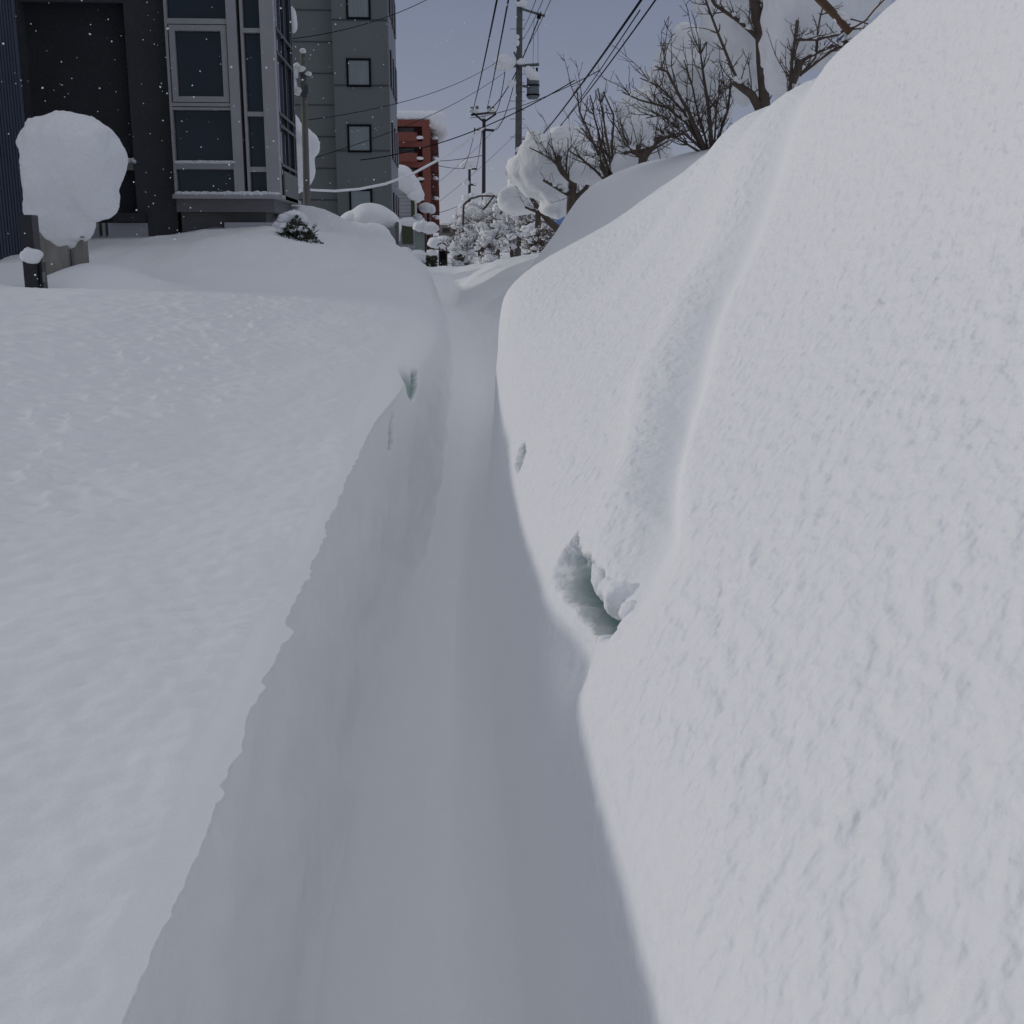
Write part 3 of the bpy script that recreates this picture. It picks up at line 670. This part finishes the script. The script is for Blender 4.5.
for (a0_, z0, a1_, z1, w) in ((.06, -.12, .06, .14, .03), (.06, .05, .15, -.04, .02)):
    A = q0+u*a0_+Vector((0, 0, z0)); B = q0+u*a1_+Vector((0, 0, z1)); b.tube([A, B], w, 6)
b.build('sign_mark', M['signw'], sg)
b = MB(); b.tube([(c.x+.05, Yz+.08, .8), (c.x+.05, Yz+.08, c.z+.2)], .03, 8); b.build('post', M['steel'], sg)
tag(sg, 'round blue road sign peeking over the snow under bare trees', 'road sign')

# ------------------------------------------------------------------ poles
def pole(name, pxt, pyt, pxb, Y, r, mat, label, cat='utility pole', group=None, z0=.5):
    xb_ = X(pxb, Y, 200); t = at(pxt, pyt, Y); root = empty(name, (xb_, Y, z0))
    b = MB(); b.tube([(xb_, Y, z0), ((xb_+t.x)/2, Y, (z0+t.z)/2), t], [r*1.1, r, r*.85], 12); b.build('shaft', M[mat], root, True)
    tag(root, label, cat, group); return root
# main pole
Y1 = 50
P1 = pole('utility_pole', 520, -45, 517.5, Y1, .14, 'pole', 'tall concrete utility pole with a transformer and snowy crossarms', group='poles along the street')
def bar(root, name, px0, py0, px1, py1, Y, r, mat='steel', dY=0):
    b = MB(); b.tube([at(px0, py0, Y), at(px1, py1, Y+dY)], r, 6); return b.build(name, M[mat], root)
def snowon(root, lst, Y, mat='snowcap', remesh=0, k=1.0):
    if remesh:
        b = MB()
        for i, (px, py, r, sq) in enumerate(lst): b.blob(at(px, py, Y), r*k, i+3, 12, .09, sq)
        return b.build('snow_load', M[mat], root, True, remesh=remesh)
    for i, (px, py, r, sq) in enumerate(lst):
        b = MB(); b.blob(at(px, py, Y), r*k, i+3, 12, .14, sq, flat=.55 if r > .1 else None); b.build('snow_load', M[mat], root, True)
bar(P1, 'crossarm', 498, 67, 539, 64.5, Y1-.2, .06)
bar(P1, 'crossarm', 522, 9, 545, 16, Y1-.2, .05)
bar(P1, 'crossarm', 522, 139, 545, 139, Y1-.2, .035, 'greyconc')
bar(P1, 'bracket', 522, 86, 530, 87, Y1-.2, .05)
bar(P1, 'bracket', 514, 52, 519, 63, Y1-.3, .04)
for (px, py, pyy) in ((537, 16, 19),): bar(P1, 'insulator', px, py, px+4, py+1, Y1-.3, .09, 'black')
for py in range(20, 150, 9):
    if not 45 < py < 70: bar(P1, 'step_bolt', 518-8*(py % 2), py, 518+7, py, Y1-.17, .012)
tr = at(533, 85, Y1)
b = MB()
for i, (ra, z) in enumerate(((.25, -.38), (.27, -.3), (.27, .25), (.24, .33))): pass
b.tube([tr+Vector((0, 0, -.55)), tr+Vector((0, 0, -.47)), tr+Vector((0, 0, .40)), tr+Vector((0, 0, .46))], [.20, .26, .26, .2], 14)
tf = b.build('transformer', M['transf'], P1, True)
b = MB()
for z in (-.40, -.03, .33): b.tube([tr+Vector((0, 0, z-.03)), tr+Vector((0, 0, z+.03))], .285, 14)
b.build('band', M['black'], tf)
b = MB()
for dx in (-.15, .0, .15): b.tube([tr+Vector((dx, -.1, .44)), tr+Vector((dx, -.1, .66))], .045, 6)
b.build('bushing', M['black'], tf)
snowon(P1, [(504, 63, .25, (1, 1, .9)), (499, 64, .2, (.9, 1, .9)), (509, 63, .2, (1, 1, .8))], Y1-.25, remesh=.03, k=1.45)
snowon(P1, [(531, 74, .19, (1, 1, .8)), (534, 76, .2, (1, 1, .7)), (528, 70, .12, (1, 1, 1)), (521, 62, .12, (1.2, 1, .8)), (523, 4, .13, (1, 1, .8)), (518, 4, .08, (1, 1, .8)), (517, 37, .07, (1, 1, 1)), (517, 43, .07, (1, 1, 1.2)), (515, 50, .05, (1, 1, 2)), (512, 84, .13, (1, 1, .9)), (515, 95, .05, (1, 1, 1)), (523, 157, .13, (1, 1, 1.2)), (518, 150, .08, (1, 1, 1))], Y1-.25, k=1.4)
# snow covered stay at the foot of the main pole
b = MB(); b.tube([at(521, 150, Y1-.3), at(508, 172, Y1-.3)], .07, 6); b.build('stay_bracket', M['black'], P1)
# second pole
Y2 = 66
P2 = pole('utility_pole', 484, 117, 483, Y2, .11, 'poled', 'dark utility pole with antler crossarms left of the main pole', group='poles along the street')
bar(P2, 'crossarm', 474, 129, 494, 130.5, Y2-.2, .07, 'alud'); bar(P2, 'crossarm', 471, 115, 496, 112, Y2-.2, .06, 'alud')
for px in (472, 477, 489, 493): bar(P2, 'insulator', px, 112, px, 106+(px % 3), Y2-.2, .09, 'greyconc')
bar(P2, 'bracket', 484, 122, 472, 112, Y2-.25, .05, 'alud'); bar(P2, 'bracket', 484, 122, 496, 114, Y2-.25, .05, 'alud')
snowon(P2, [(474, 111, .15, (2, 1, .8)), (492, 110.5, .14, (2, 1, .8)), (484, 117, .13, (1, 1, .8)), (479, 128.5, .1, (2, 1, .7))], Y2-.3)
# third pole
Y3 = 100
P3 = pole('utility_pole', 469.5, 166, 469, Y3, .13, 'poled', 'most distant utility pole with a cap of snow', group='poles along the street')
bar(P3, 'crossarm', 463, 168, 477, 169, Y3-.2, .09, 'alud'); bar(P3, 'crossarm', 463, 184, 476, 185, Y3-.2, .08, 'alud')
snowon(P3, [(466, 166, .45, (1.2, 1, .8)), (472, 165, .42, (1.2, 1, .8)), (469, 163, .35, (1.5, 1, .8)), (466, 183, .3, (1, 1, .8)), (474, 197, .42, (1.3, 1, .8)), (465, 198, .3, (1, 1, .9)), (475, 184, .15, (1, 1, .8))], Y3-.3)
# short service pole near the bay
Y4 = 22
P4 = pole('service_pole', 303, 52, 305.5, Y4, .062, 'polew', 'weathered slim service pole beside the window bay', 'pole')
snowon(P4, [(303, 51, .06, (1, 1, .7)), (297, 67, .07, (1, 1, 1)), (301, 69, .08, (1, 1, .7)), (308, 74, .05, (1.3, 1, .8)), (295, 72, .1, (.7, 1, 1)), (294, 85, .10, (.6, 1, 1.4)), (298, 91, .07, (1, 1, 1))], Y4-.05)
bar(P4, 'clamp', 300, 73, 309, 75, Y4-.05, .035); bar(P4, 'clamp', 301, 94, 307, 94, Y4-.03, .05); b = MB(); b.box(X(306, Y4, 88), X(309, Y4, 88), Y4-.1, Y4, Z(95, Y4, 307), Z(85, Y4, 307)); b.build('junction_box', M['steel'], P4)
b = MB(); b.blob(at(291.5, 20, 19), .11, 4, 10, .1, (.8, 1, 1.7)); tag(b.build('snow_heap', M['snowcap'], None, True), 'small knob of snow clinging to the rear edge of the window bay', 'snow heap')

# ------------------------------------------------------------------ wires
def wire(a, Ya_, b_, Yb_, r, sag, label, mat='black', n=16, name='overhead_wire', grp='overhead wires'):
    A = at(*a, Ya_); B = at(*b_, Yb_); pts = []
    for i in range(n+1):
        t = i/n; p = A.lerp(B, t); p.z -= sag*4*t*(1-t); pts.append(p)
    b = MB(); b.tube(pts, r*.62, 5); o = b.build(name, M[mat], None, True); tag(o, label, 'wire', grp); return o
o = wire((308, 189), 22, (483, 128), 66, .035, .0, 'thick snow coated wire swooping from the service pole to the dark pole', 'snowcap', grp=None)
# reshape with the photographed swoop
bpy.data.objects.remove(o)
pts = []; pw = [(296, 187), (312, 190), (335, 191), (360, 189), (385, 184), (410, 175), (440, 159), (465, 143), (484, 128)]
for i, (px, py) in enumerate(pw):
    t = i/(len(pw)-1); Yi = 1/((1-t)/22+t/66); pts.append(at(px, py, Yi))
b = MB(); b.tube(pts, [.018+.035*i/8 for i in range(9)], 7); tag(b.build('overhead_wire', M['snowcap'], None, True), 'thick snow coated wire swooping from the service pole to the dark pole', 'wire')
wire((655, -20), 14, (534, 144), 45, .028, .1, 'thick black cable bundle coming over the right bank, upper of the pair'); 
wire((664, -12), 16, (549, 138), 40, .02, .1, 'black cable right of the thick bundle, running to the snowy tree')
wire((640, 10), 16, (553, 136), 40, .014, .05, 'thin cable between the two thick black cables')
wire((499, -10), 20, (473, 110), Y2, .03, .1, 'leftmost thin wire dropping steeply to the dark pole')
wire((512, -20), 20, (487, 109), Y2, .028, .1, 'second thin wire dropping steeply to the dark pole')
wire((541, 12), Y1-.3, (489, 110), Y2, .04, .6, 'wire from the top arm of the main pole to the dark pole')
wire((505, 72), Y1-.3, (495, 112), Y2, .03, .4, 'wire from the left crossarm of the main pole to the dark pole')
wire((518, 66), Y1-.3, (493, 130), Y2, .03, .7, 'slack wire under the left crossarm of the main pole')
for i, (a, b_) in enumerate((((534, 18), (533, 64)), ((538, 18), (538, 64)))):
    wire(a, Y1-.3, b_, Y1-.3, .012, 0, 'short vertical jumper wires beside the top of the main pole', grp='vertical jumper wires on the main pole')
wire((555, -10), 25, (524, 52), Y1-.3, .014, .1, 'thin wire rising right from the main pole')
wire((548, -12), 25, (522, 40), Y1-.3, .014, .1, 'thin wires rising from the top of the main pole', grp='thin wires at the pole top')
wire((540, -12), 25, (522, 30), Y1-.3, .014, .1, 'thin wires rising from the top of the main pole', grp='thin wires at the pole top')
wire((575, 80), 45, (360, 160), 50, .035, .5, 'level dark wire crossing the street in front of the red block')
wire((600, 70), 45, (470, 118), Y2, .028, .3, 'faint wire right of the transformer crossing to the dark pole')
wire((430, -2), 40, (282, 40), 30, .018, .2, 'wire crossing the top of the grey tower')
wire((500, 60), Y1, (300, 121), 24, .014, .35, 'thin wire sloping down left from the main pole across the tower')
wire((505, 72), Y1, (300, 162), 24, .014, .3, 'lower thin wire sloping down left past the red block')
wire((484, 155), 66, (440, 161), 72, .03, .05, 'short level wire right of the red block')
wire((466, 168), Y3, (436, 165), 78, .035, .1, 'level wire reaching the most distant pole')
wire((468, 200), Y3, (430, 214), 80, .03, .2, 'low wire sloping down from the most distant pole')
wire((476, 169), Y3, (482, 130), Y2, .03, .3, 'wire linking the dark pole with the most distant pole')
wire((463, 169), Y3, (475, 130), Y2, .03, .3, 'second wire linking the dark pole with the most distant pole')
wire((505, 118), 90, (434, 186), 90, .02, .2, 'very faint wires behind the dark pole', grp='faint far wires')
wire((520, 130), 90, (432, 207), 90, .02, .2, 'very faint wires behind the dark pole', grp='faint far wires')

# ------------------------------------------------------------------ trees
class Tree:
    def __init__(s, name, base, Y, seed, lobes=0):
        s.lobes = lobes; s.ksnow = True
        s.rnd = random.Random(seed); s.Y = Y; p = at(base[0], base[1], Y); s.root = empty(name, (p.x, Y, min(ground(p.x, Y), p.z)-.3)); s.B = MB(); s.T = MB(); s.S = MB(); s.K = MB(); s.base = p
    def limb(s, pts, r0, r1, tw=0, tl=.4, dY=0, up_=.6, tr=.005, sub=True, wob=.0):
        n = len(pts); rnd = s.rnd; P = []
        for i, (px, py) in enumerate(pts): P.append(at(px, py, s.Y+dY*i/max(1, n-1)))
        # subdivide with wobble
        Q = [P[0]]
        for i in range(n-1):
            L = (P[i+1]-P[i]).length; k = max(2, int(L/.12))
            for j in range(1, k+1):
                q = P[i].lerp(P[i+1], j/k)
                if j < k or i < n-2: q = q+Vector([rnd.gauss(0, 1)*L*.012 for _ in range(3)])
                Q.append(q)
        m = len(Q); rad = [r0+(r1-r0)*i/(m-1) for i in range(m)]
        s.B.tube(Q, rad, 7)
        for i in range(1, m):
            dz_ = abs((Q[i]-Q[i-1]).normalized().z)
            if rad[i] > .005 and rnd.random() < 1.1*(1-dz_)-.1 and s.ksnow:
                rr = min(.05, rad[i]*rnd.uniform(.8, 1.3)+.006); s.K.blob(Q[i]+Vector((-.1*rad[i], rad[i]*.4, rad[i]*.9+rr*.35)), rr, rnd.randint(0, 99), 6, .25, (1.5, 1.3, rnd.uniform(.6, 1.1)))
        d0 = (Q[-1]-Q[0]).normalized()
        for i in range(tw):
            t = rnd.uniform(.12, 1); k = min(m-1, int(t*(m-1))); q = Q[k]; L = tl*rnd.choice((.35, .5, .8, 1.3))*rnd.uniform(.8, 1.2)*(1.1-.4*t)
            d = (d0*.7+Vector((rnd.gauss(0, .7), rnd.gauss(0, .7), rnd.gauss(up_*.6, .5)))).normalized()
            s.twig(q, d, L, min(tr, rad[k]*.7), 2 if sub else 0)
        return Q
    def twig(s, q, d, L, r, depth):
        rnd = s.rnd; n = 5; pts = [q]; dd = d.copy()
        for i in range(n):
            dd = (dd+Vector((rnd.gauss(0, .13), rnd.gauss(0, .13), rnd.gauss(.05, .13)))).normalized(); pts.append(pts[-1]+dd*L/n)
        s.T.tube(pts, [r*(1-.55*i/n) for i in range(n+1)], 4, False)
        if depth:
            for i in range(int(2+L/.09) if depth == 2 else 1):
                k = rnd.randint(1, n); side = Vector((rnd.gauss(0, 1), rnd.gauss(0, 1), rnd.gauss(.2, 1))).normalized()
                s.twig(pts[k], (dd*.7+side*.9).normalized(), min(.3, L*rnd.uniform(.10, .38)), r*.6, depth-1)
    def snow(s, px, py, r, sq=(1, 1, 1), dY=.15, seed=None):
        c = at(px, py, s.Y+dY); s.S.blob(c, r, seed if seed is not None else s.rnd.randint(0, 999), 14, .08, sq)
        for i in range(s.lobes):
            d = Vector((s.rnd.gauss(0, 1), s.rnd.gauss(0, 1), s.rnd.gauss(.1, 1))).normalized()
            s.S.blob(c+Vector((d.x*sq[0], d.y, d.z*sq[2]))*r*.9, r*s.rnd.uniform(.18, .42), s.rnd.randint(0, 999), 8, .15, (1, 1, s.rnd.uniform(.7, 1.4)))
    def done(s, label, mat='bark', remesh=.05, smat='snowcap', group='bare trees above the right bank', disp=.10, kind='tree'):
        s.B.build('branches', M[mat], s.root, True)
        if s.T.v: s.T.build('twigs', M[mat], s.root, True)
        if s.K.v: s.K.build('branch_snow', M[smat], s.root, True)
        if s.S.v: s.S.build('snow_load', M[smat], s.root, True, remesh=remesh, disp=disp, dscale=.3)
        tag(s.root, label, kind, group)
# A: pollarded tree beside the blue sign
t = Tree('bare_tree', (571, 240), 19, 1, 5)
t.limb([(571, 245), (571, 205), (573, 180)], .085, .07, 6, .4)
t.limb([(573, 200), (585, 190), (592, 178)], .05, .03, 12, .45)
t.limb([(573, 182), (562, 172), (558, 163), (560, 156)], .05, .045, 22, .75, up_=1.0)
t.limb([(573, 178), (580, 172), (584, 173)], .04, .03, 10, .7, up_=1.0)
t.limb([(560, 190), (550, 184), (543, 180)], .03, .02, 5, .4)
t.limb([(572, 196), (560, 190)], .04, .03, 3, .3)
t.limb([(559, 165), (545, 155), (530, 148)], .02, .008, 6, .5)
t.limb([(559, 165), (553, 150), (548, 142)], .018, .006, 5, .5)
t.limb([(566, 172), (568, 150), (568, 138)], .014, .006, 3, .4)
t.snow(552, 163, .52, (1.15, 1, .95), .9); t.snow(566, 150, .42, (1, 1, .9), 1.0); t.snow(575, 162, .42, (1, 1, 1), 1.0); t.snow(545, 178, .42, (1.1, 1, .95), 1); t.snow(561, 190, .40, (1, 1, .9), 1.1); t.snow(582, 180, .33, (.9, 1, 1), 1.0)
t.snow(525, 172, .3, (1, 1, .8), 1); t.snow(555, 206, .25, (1, 1, .9), 1)
t.done('pollarded bare tree beside the blue sign, backed by a smooth dome of snow')
# F: leaning tree, left of A
t = Tree('bare_tree', (563, 235), 22, 2, 5)
t.limb([(563, 235), (550, 222), (538, 208), (530, 195), (522, 180)], .08, .012, 14, .55)
t.limb([(544, 214), (532, 210), (525, 207)], .035, .02, 8, .4)
t.limb([(538, 228), (538, 212)], .06, .05, 2, .3)
t.limb([(522, 180), (517, 165)], .01, .006, 4, .3)
t.limb([(530, 195), (515, 186), (508, 178)], .012, .006, 4, .3)
t.snow(525, 192, .38, (1.05, 1, .95), 1.2); t.snow(535, 188, .42, (1.2, 1, .9), 1.2); t.snow(530, 172, .42, (1.1, 1, .9), 1.4); t.snow(546, 196, .4, (1, 1, .8), 1.2); t.snow(521, 200, .36, (1.2, 1, .8), 1.1)
t.done('bare tree leaning left out of the bank against a grey dome of snow')
# C: many-stemmed shrub tree
t = Tree('bare_tree', (614, 190), 14, 3, 4)
for pts in ([(612, 185), (600, 160), (588, 130), (580, 112), (577, 92)], [(612, 185), (604, 155), (596, 125), (590, 95)], [(614, 185), (609, 150), (604, 120), (598, 88)], [(615, 185), (612, 150), (614, 115), (603, 92)],
            [(622, 185), (614, 160), (590, 140), (582, 128)], [(610, 185), (595, 170), (580, 158), (568, 150)], [(612, 188), (620, 165), (632, 150)], [(611, 186), (602, 170), (599, 150)]):
    t.limb(pts, .02, .007, 10, .42, tr=.006, dY=random.uniform(-.4, .4))
t.snow(610, 158, .2, (1, 1, .9), .7); t.snow(596, 172, .28, (1.2, 1, .6), .8)
t.done('upright many stemmed bare tree with long thin shoots', remesh=.05)
# B: pollard with dark limb
t = Tree('bare_tree', (641, 180), 12.5, 4, 4)
t.limb([(641, 182), (643, 160), (646, 150)], .05, .045, 4, .3)
t.limb([(645, 156), (655, 142), (668, 135), (676, 134)], .04, .03, 26, .6)
t.limb([(643, 158), (636, 152), (630, 150), (624, 154)], .032, .02, 16, .5, up_=.9)
t.limb([(638, 152), (638, 145)], .035, .03, 8, .5, up_=1)
t.limb([(630, 150), (624, 136), (620, 120)], .010, .006, 6, .3)
t.limb([(655, 168), (668, 158)], .02, .015, 2, .2)
t.snow(640, 138, .28, (1, 1, .95), .6); t.snow(646, 118, .26, (.95, 1, 1.05), .7); t.snow(634, 112, .2, (1, 1, 1), .7); t.snow(630, 165, .2, (1, 1, 1.1), .6); t.snow(656, 150, .18, (1, 1, .9), .6); t.snow(664, 165, .16, (1, 1, .9), .7)
t.done('pollarded bare tree with a dark hooked limb and snow between its shoots', remesh=.04)
# D: fan shaped tree
t = Tree('bare_tree', (706, 150), 9.5, 5, 13)
for pts, r in (([(705, 150), (695, 125), (682, 100), (668, 72), (655, 66)], .032), ([(712, 150), (708, 110), (703, 70), (700, 38)], .03), ([(716, 150), (728, 110), (733, 70), (735, 25)], .02), ([(703, 148), (685, 122), (668, 108), (640, 100), (622, 92)], .022),
            ([(703, 150), (680, 130), (662, 115), (646, 118)], .018), ([(708, 150), (700, 120), (692, 85), (684, 60)], .016), ([(705, 150), (684, 112), (660, 86), (640, 78)], .018), ([(714, 150), (716, 110), (722, 80)], .014), ([(700, 152), (676, 138), (656, 135)], .015)):
    t.limb(pts, r*.68, .004, 17, .34, tr=.0045, dY=random.uniform(-.3, .3))
t.snow(695, 60, .25, (1.15, 1, 1), .5); t.snow(712, 75, .24, (1, 1, 1.3), .6); t.snow(675, 75, .2, (1, 1, 1), .6); t.snow(708, 100, .22, (1, 1, 1.1), .6); t.snow(685, 98, .2, (1, 1, .9), .6); t.snow(660, 84, .15, (1, 1, .8), .6); t.snow(698, 45, .16, (1.1, 1, .9), .6)
t.snow(648, 100, .12, (1, 1, .7), .5)
t.done('fan shaped bare tree with thorny twigs and a white mass of snow caught in it', remesh=.03)
# E: big tree near the crest
t = Tree('bare_tree', (766, 110), 8.6, 6, 14)
t.limb([(765, 130), (763, 60), (757, 20), (752, -20), (745, -50)], .042, .03, 16, .35)
t.limb([(762, 115), (752, 95), (740, 86), (733, 82)], .036, .02, 10, .25)
t.limb([(764, 45), (750, 30), (735, 18), (715, 5), (705, -12)], .018, .010, 18, .28, tr=.004)
t.limb([(757, 25), (765, 8), (780, -10)], .028, .02, 12, .3)
t.limb([(740, 86), (725, 50), (712, 18), (702, -10)], .012, .007, 20, .22, tr=.004)
t.limb([(763, 70), (775, 30), (772, -5)], .010, .007, 14, .25, tr=.004)
t.snow(745, 48, .17, (1, 1, 1.3), .4); t.snow(735, 20, .2, (1.2, 1, 1), .45); t.snow(748, 78, .15, (.9, 1, 1.1), .4); t.snow(755, 0, .2, (1.3, 1, 1), .45); t.snow(722, -5, .18, (1.2, 1, .8), .45)
t.done('stout dark trunked bare tree rising beside the bank crest', remesh=.025, disp=.08)
t = Tree('bare_tree', (795, 92), 7.6, 7, 14)
t.limb([(790, 100), (792, 60), (797, 20)], .014, .008, 22, .26, tr=.004)
t.limb([(792, 82), (798, 70), (800, 60)], .032, .025, 8, .2)
t.limb([(800, 62), (822, 50), (848, 40)], .012, .007, 10, .2, tr=.004)
t.limb([(796, 40), (815, 40), (838, 35), (850, 24)], .009, .007, 10, .2, tr=.004)
t.limb([(800, 76), (815, 58), (818, 30), (825, 0)], .008, .005, 14, .2, tr=.004)
t.limb([(805, 72), (830, 52), (850, 42)], .006, .012, 6, .14, tr=.004)
t.snow(785, 45, .16, (.9, 1, 1.5), .35); t.snow(790, 12, .17, (1.1, 1, 1), .35); t.snow(808, 28, .15, (1, 1, 1), .35); t.snow(820, 58, .12, (1.2, 1, .6), .3); t.snow(833, 15, .16, (1.3, 1, .8), .4); t.snow(860, 2, .14, (1.3, 1, .7), .4); t.snow(782, 75, .12, (1, 1, 1.2), .35); t.snow(812, 2, .16, (1.2, 1, .8), .35); t.snow(850, 22, .1, (1.2, 1, .8), .4)
t.done('slim twiggy bare tree between the stout trunk and the crest, packed with snow', remesh=.02, disp=.08)
t = Tree('brown_branch', (850, 35), 6.6, 8)
t.limb([(800, -25), (818, -2), (832, 12), (850, 33)], .026, .020, 0); t.limb([(848, 31), (866, 20), (885, -2), (900, -15)], .005, .004, 3, .1, tr=.003); t.limb([(838, 16), (855, 20), (868, 24)], .005, .003, 2, .1, tr=.003)
t.done('broken brown branch hanging by the crest of the right bank', 'barkb', kind='branch', group=None)
# G: distant snowy trees
gl = [(466, 262, 215, 44, 10), (480, 256, 206, 40, 15), (497, 258, 196, 38, 16), (512, 258, 210, 36, 13), (528, 255, 200, 34, 15), (545, 250, 208, 30, 13), (461, 268, 240, 36, 7), (489, 262, 226, 32, 11), (535, 250, 225, 28, 12)]
words = ['far snow laden bush at the left end of the row', 'far snowy tree right of the leftmost in the row', 'taller far snowy tree below the dark pole', 'far snowy tree in the middle of the row', 'far snowy tree left of the leaning tree', 'far snowy tree nearest the blue sign', 'low snowy bush beside the black rack', 'snowy bush in front of the row over the sunlit path', 'snow clotted thicket at the foot of the right bank']
for gi, (px, pyb, pyt, Y, wd) in enumerate(gl):
    t = Tree('snowy_tree', (px, pyb), Y, 50+gi); rnd = t.rnd
    t.limb([(px, pyb+4), (px+rnd.uniform(-2, 2), (pyb+pyt)/2+6)], .07, .05, 4, .4)
    for k in range(15):
        ex = px+rnd.uniform(-wd, wd); ey = pyt+rnd.uniform(0, 34)
        Q = t.limb([(px, (pyb+pyt)/2+12+rnd.uniform(-4, 10)), ((px+ex)/2+rnd.uniform(-3, 3), (ey+(pyb+pyt)/2)/2-2), (ex, ey)], .03, .01, 9, .55, tr=.009, sub=True, dY=rnd.uniform(-1.2, 1.2))
        for j in range(2, len(Q)-1, 2):
            if rnd.random() < .6:
                r = rnd.choice((.035, .05, .06, .09))*Y/36; q = Q[j]+Vector((rnd.uniform(-.06, .06), -.03, r*.5)); t.S.blob(q, r, rnd.randint(0, 999), 7, .3, (rnd.uniform(1, 2.0), 1.2, rnd.uniform(.55, .9)))
    for k in range(26):
        r = rnd.uniform(.06, .16)*Y/36; cc = at(px+rnd.uniform(-wd, wd)*.9, pyt+rnd.uniform(0, 1)**1.4*40, Y+rnd.uniform(-.7, .7))
        for m_ in range(rnd.randint(2, 4)):
            t.S.blob(cc+Vector((rnd.gauss(0, r*.9), rnd.gauss(0, r*.7), rnd.gauss(0, r*.5))), r*rnd.uniform(.5, 1), rnd.randint(0, 999), 8, .3, (1.2, 1, .75))
    t.done(words[gi], smat='snowfar', remesh=0, group='snowy trees at the end of the path', disp=0)
# arched bent branch over the far trees
t = Tree('bent_sapling', (465, 240), 34, 90)
t.limb([(463, 225), (464, 205), (470, 199), (480, 196), (492, 196), (505, 200), (516, 207)], .035, .018, 8, .25, tr=.01)
t.limb([(483, 210), (490, 202), (494, 195)], .03, .025, 2, .2)
t.done('sapling bent into an arch by snow above the far bushes', group=None, disp=0)

# ------------------------------------------------------------------ falling flakes
b = MB(); rnd = random.Random(21)
for i in range(620):
    Y = 3.2+9*rnd.random()**.8; P = at(rnd.uniform(-40, 560), rnd.uniform(-30, 300), Y)
    if P.z < ground(P.x, Y)+.1: continue
    s = rnd.choice((.0022, .003, .004, .006))*(.6+.07*Y)
    a = Vector((rnd.gauss(0, 1), rnd.gauss(0, 1), rnd.gauss(0, 1))).normalized(); e = a.orthogonal().normalized(); f = a.cross(e)
    k = [P+a*s, P-a*s*.8, P+e*s*.7, P-e*s*.9, P+f*s*.8, P-f*s*.6]
    b.add(k, [(0, 2, 4), (2, 1, 4), (1, 3, 4), (3, 0, 4), (2, 0, 5), (1, 2, 5), (3, 1, 5), (0, 3, 5)])
tag(b.build('snowflakes', M['snowcap']), 'tiny snowflakes drifting through the air before the buildings', 'snowflakes', kind='stuff')

# ------------------------------------------------------------------ light
SUNH = Vector((-.93, .37)); SUNH.normalize(); EL = R(9.5)
sd = Vector((SUNH.x*math.cos(EL), SUNH.y*math.cos(EL), math.sin(EL)))
sl = bpy.data.lights.new('sun', 'SUN'); sl.energy = 2.0
sc.cycles.diffuse_bounces = 6; sc.cycles.max_bounces = 12
sl.energy = 2.0; sl.angle = R(3.5); sl.color = (1, .965, .92)
so = bpy.data.objects.new('sun', sl); col.objects.link(so); so.rotation_euler = sd.to_track_quat('Z', 'Y').to_euler(); so.location = (-20, 14, 20)
w = bpy.data.worlds.new('World'); sc.world = w; w.use_nodes = True; nt = w.node_tree
bg = nt.nodes['Background']; bg.inputs['Strength'].default_value = .12
sky = nt.nodes.new('ShaderNodeTexSky'); sky.sky_type = 'NISHITA'; sky.sun_disc = False
sky.sun_elevation = EL; sky.sun_rotation = math.atan2(SUNH.x, SUNH.y); sky.air_density = 1.0; sky.dust_density = 2.5; sky.ozone_density = 1
def node(t, **k):
    x = nt.nodes.new(t)
    for a_, v_ in k.items(): setattr(x, a_, v_)
    return x
tc = node('ShaderNodeTexCoord'); sep = node('ShaderNodeSeparateXYZ'); nt.links.new(tc.outputs['Generated'], sep.inputs[0])
n = node('ShaderNodeTexNoise'); n.inputs['Scale'].default_value = 2.2; n.inputs['Detail'].default_value = 6
mp = node('ShaderNodeMapping'); mp.inputs['Scale'].default_value = (1, 1, 2.5); nt.links.new(tc.outputs['Generated'], mp.inputs[0]); nt.links.new(mp.outputs[0], n.inputs['Vector'])
ad = node('ShaderNodeMath', operation='MULTIPLY_ADD'); nt.links.new(n.outputs['Fac'], ad.inputs[0]); ad.inputs[1].default_value = .12
nt.links.new(sep.outputs['Z'], ad.inputs[2])
cr = node('ShaderNodeValToRGB'); nt.links.new(ad.outputs[0], cr.inputs[0])
E_ = cr.color_ramp.elements
E_[0].position = .06; E_[0].color = (.70, .74, .86, 1); E_[1].position = 1.0; E_[1].color = (1.36, 1.38, 1.43, 1)
for p_, c_ in ((.13, (.52, .58, .78, 1)), (.27, (.39, .45, .655, 1)), (.50, (.35, .40, .58, 1)), (.74, (.55, .60, .72, 1))):
    q_ = cr.color_ramp.elements.new(p_); q_.color = c_
sca = node('ShaderNodeVectorMath', operation='SCALE'); nt.links.new(cr.outputs[0], sca.inputs[0]); sca.inputs['Scale'].default_value = 10.6
mx = node('ShaderNodeMix', data_type='RGBA'); mx.inputs[0].default_value = .8
nt.links.new(sky.outputs[0], mx.inputs[6]); nt.links.new(sca.outputs[0], mx.inputs[7])
nt.links.new(mx.outputs[2], bg.inputs['Color'])
sc.view_settings.view_transform = 'Standard'; sc.view_settings.look = 'None'; sc.view_settings.gamma = 1
sc.view_settings.exposure = -1.27
sc.render.resolution_x = 1024; sc.render.resolution_y = 1024
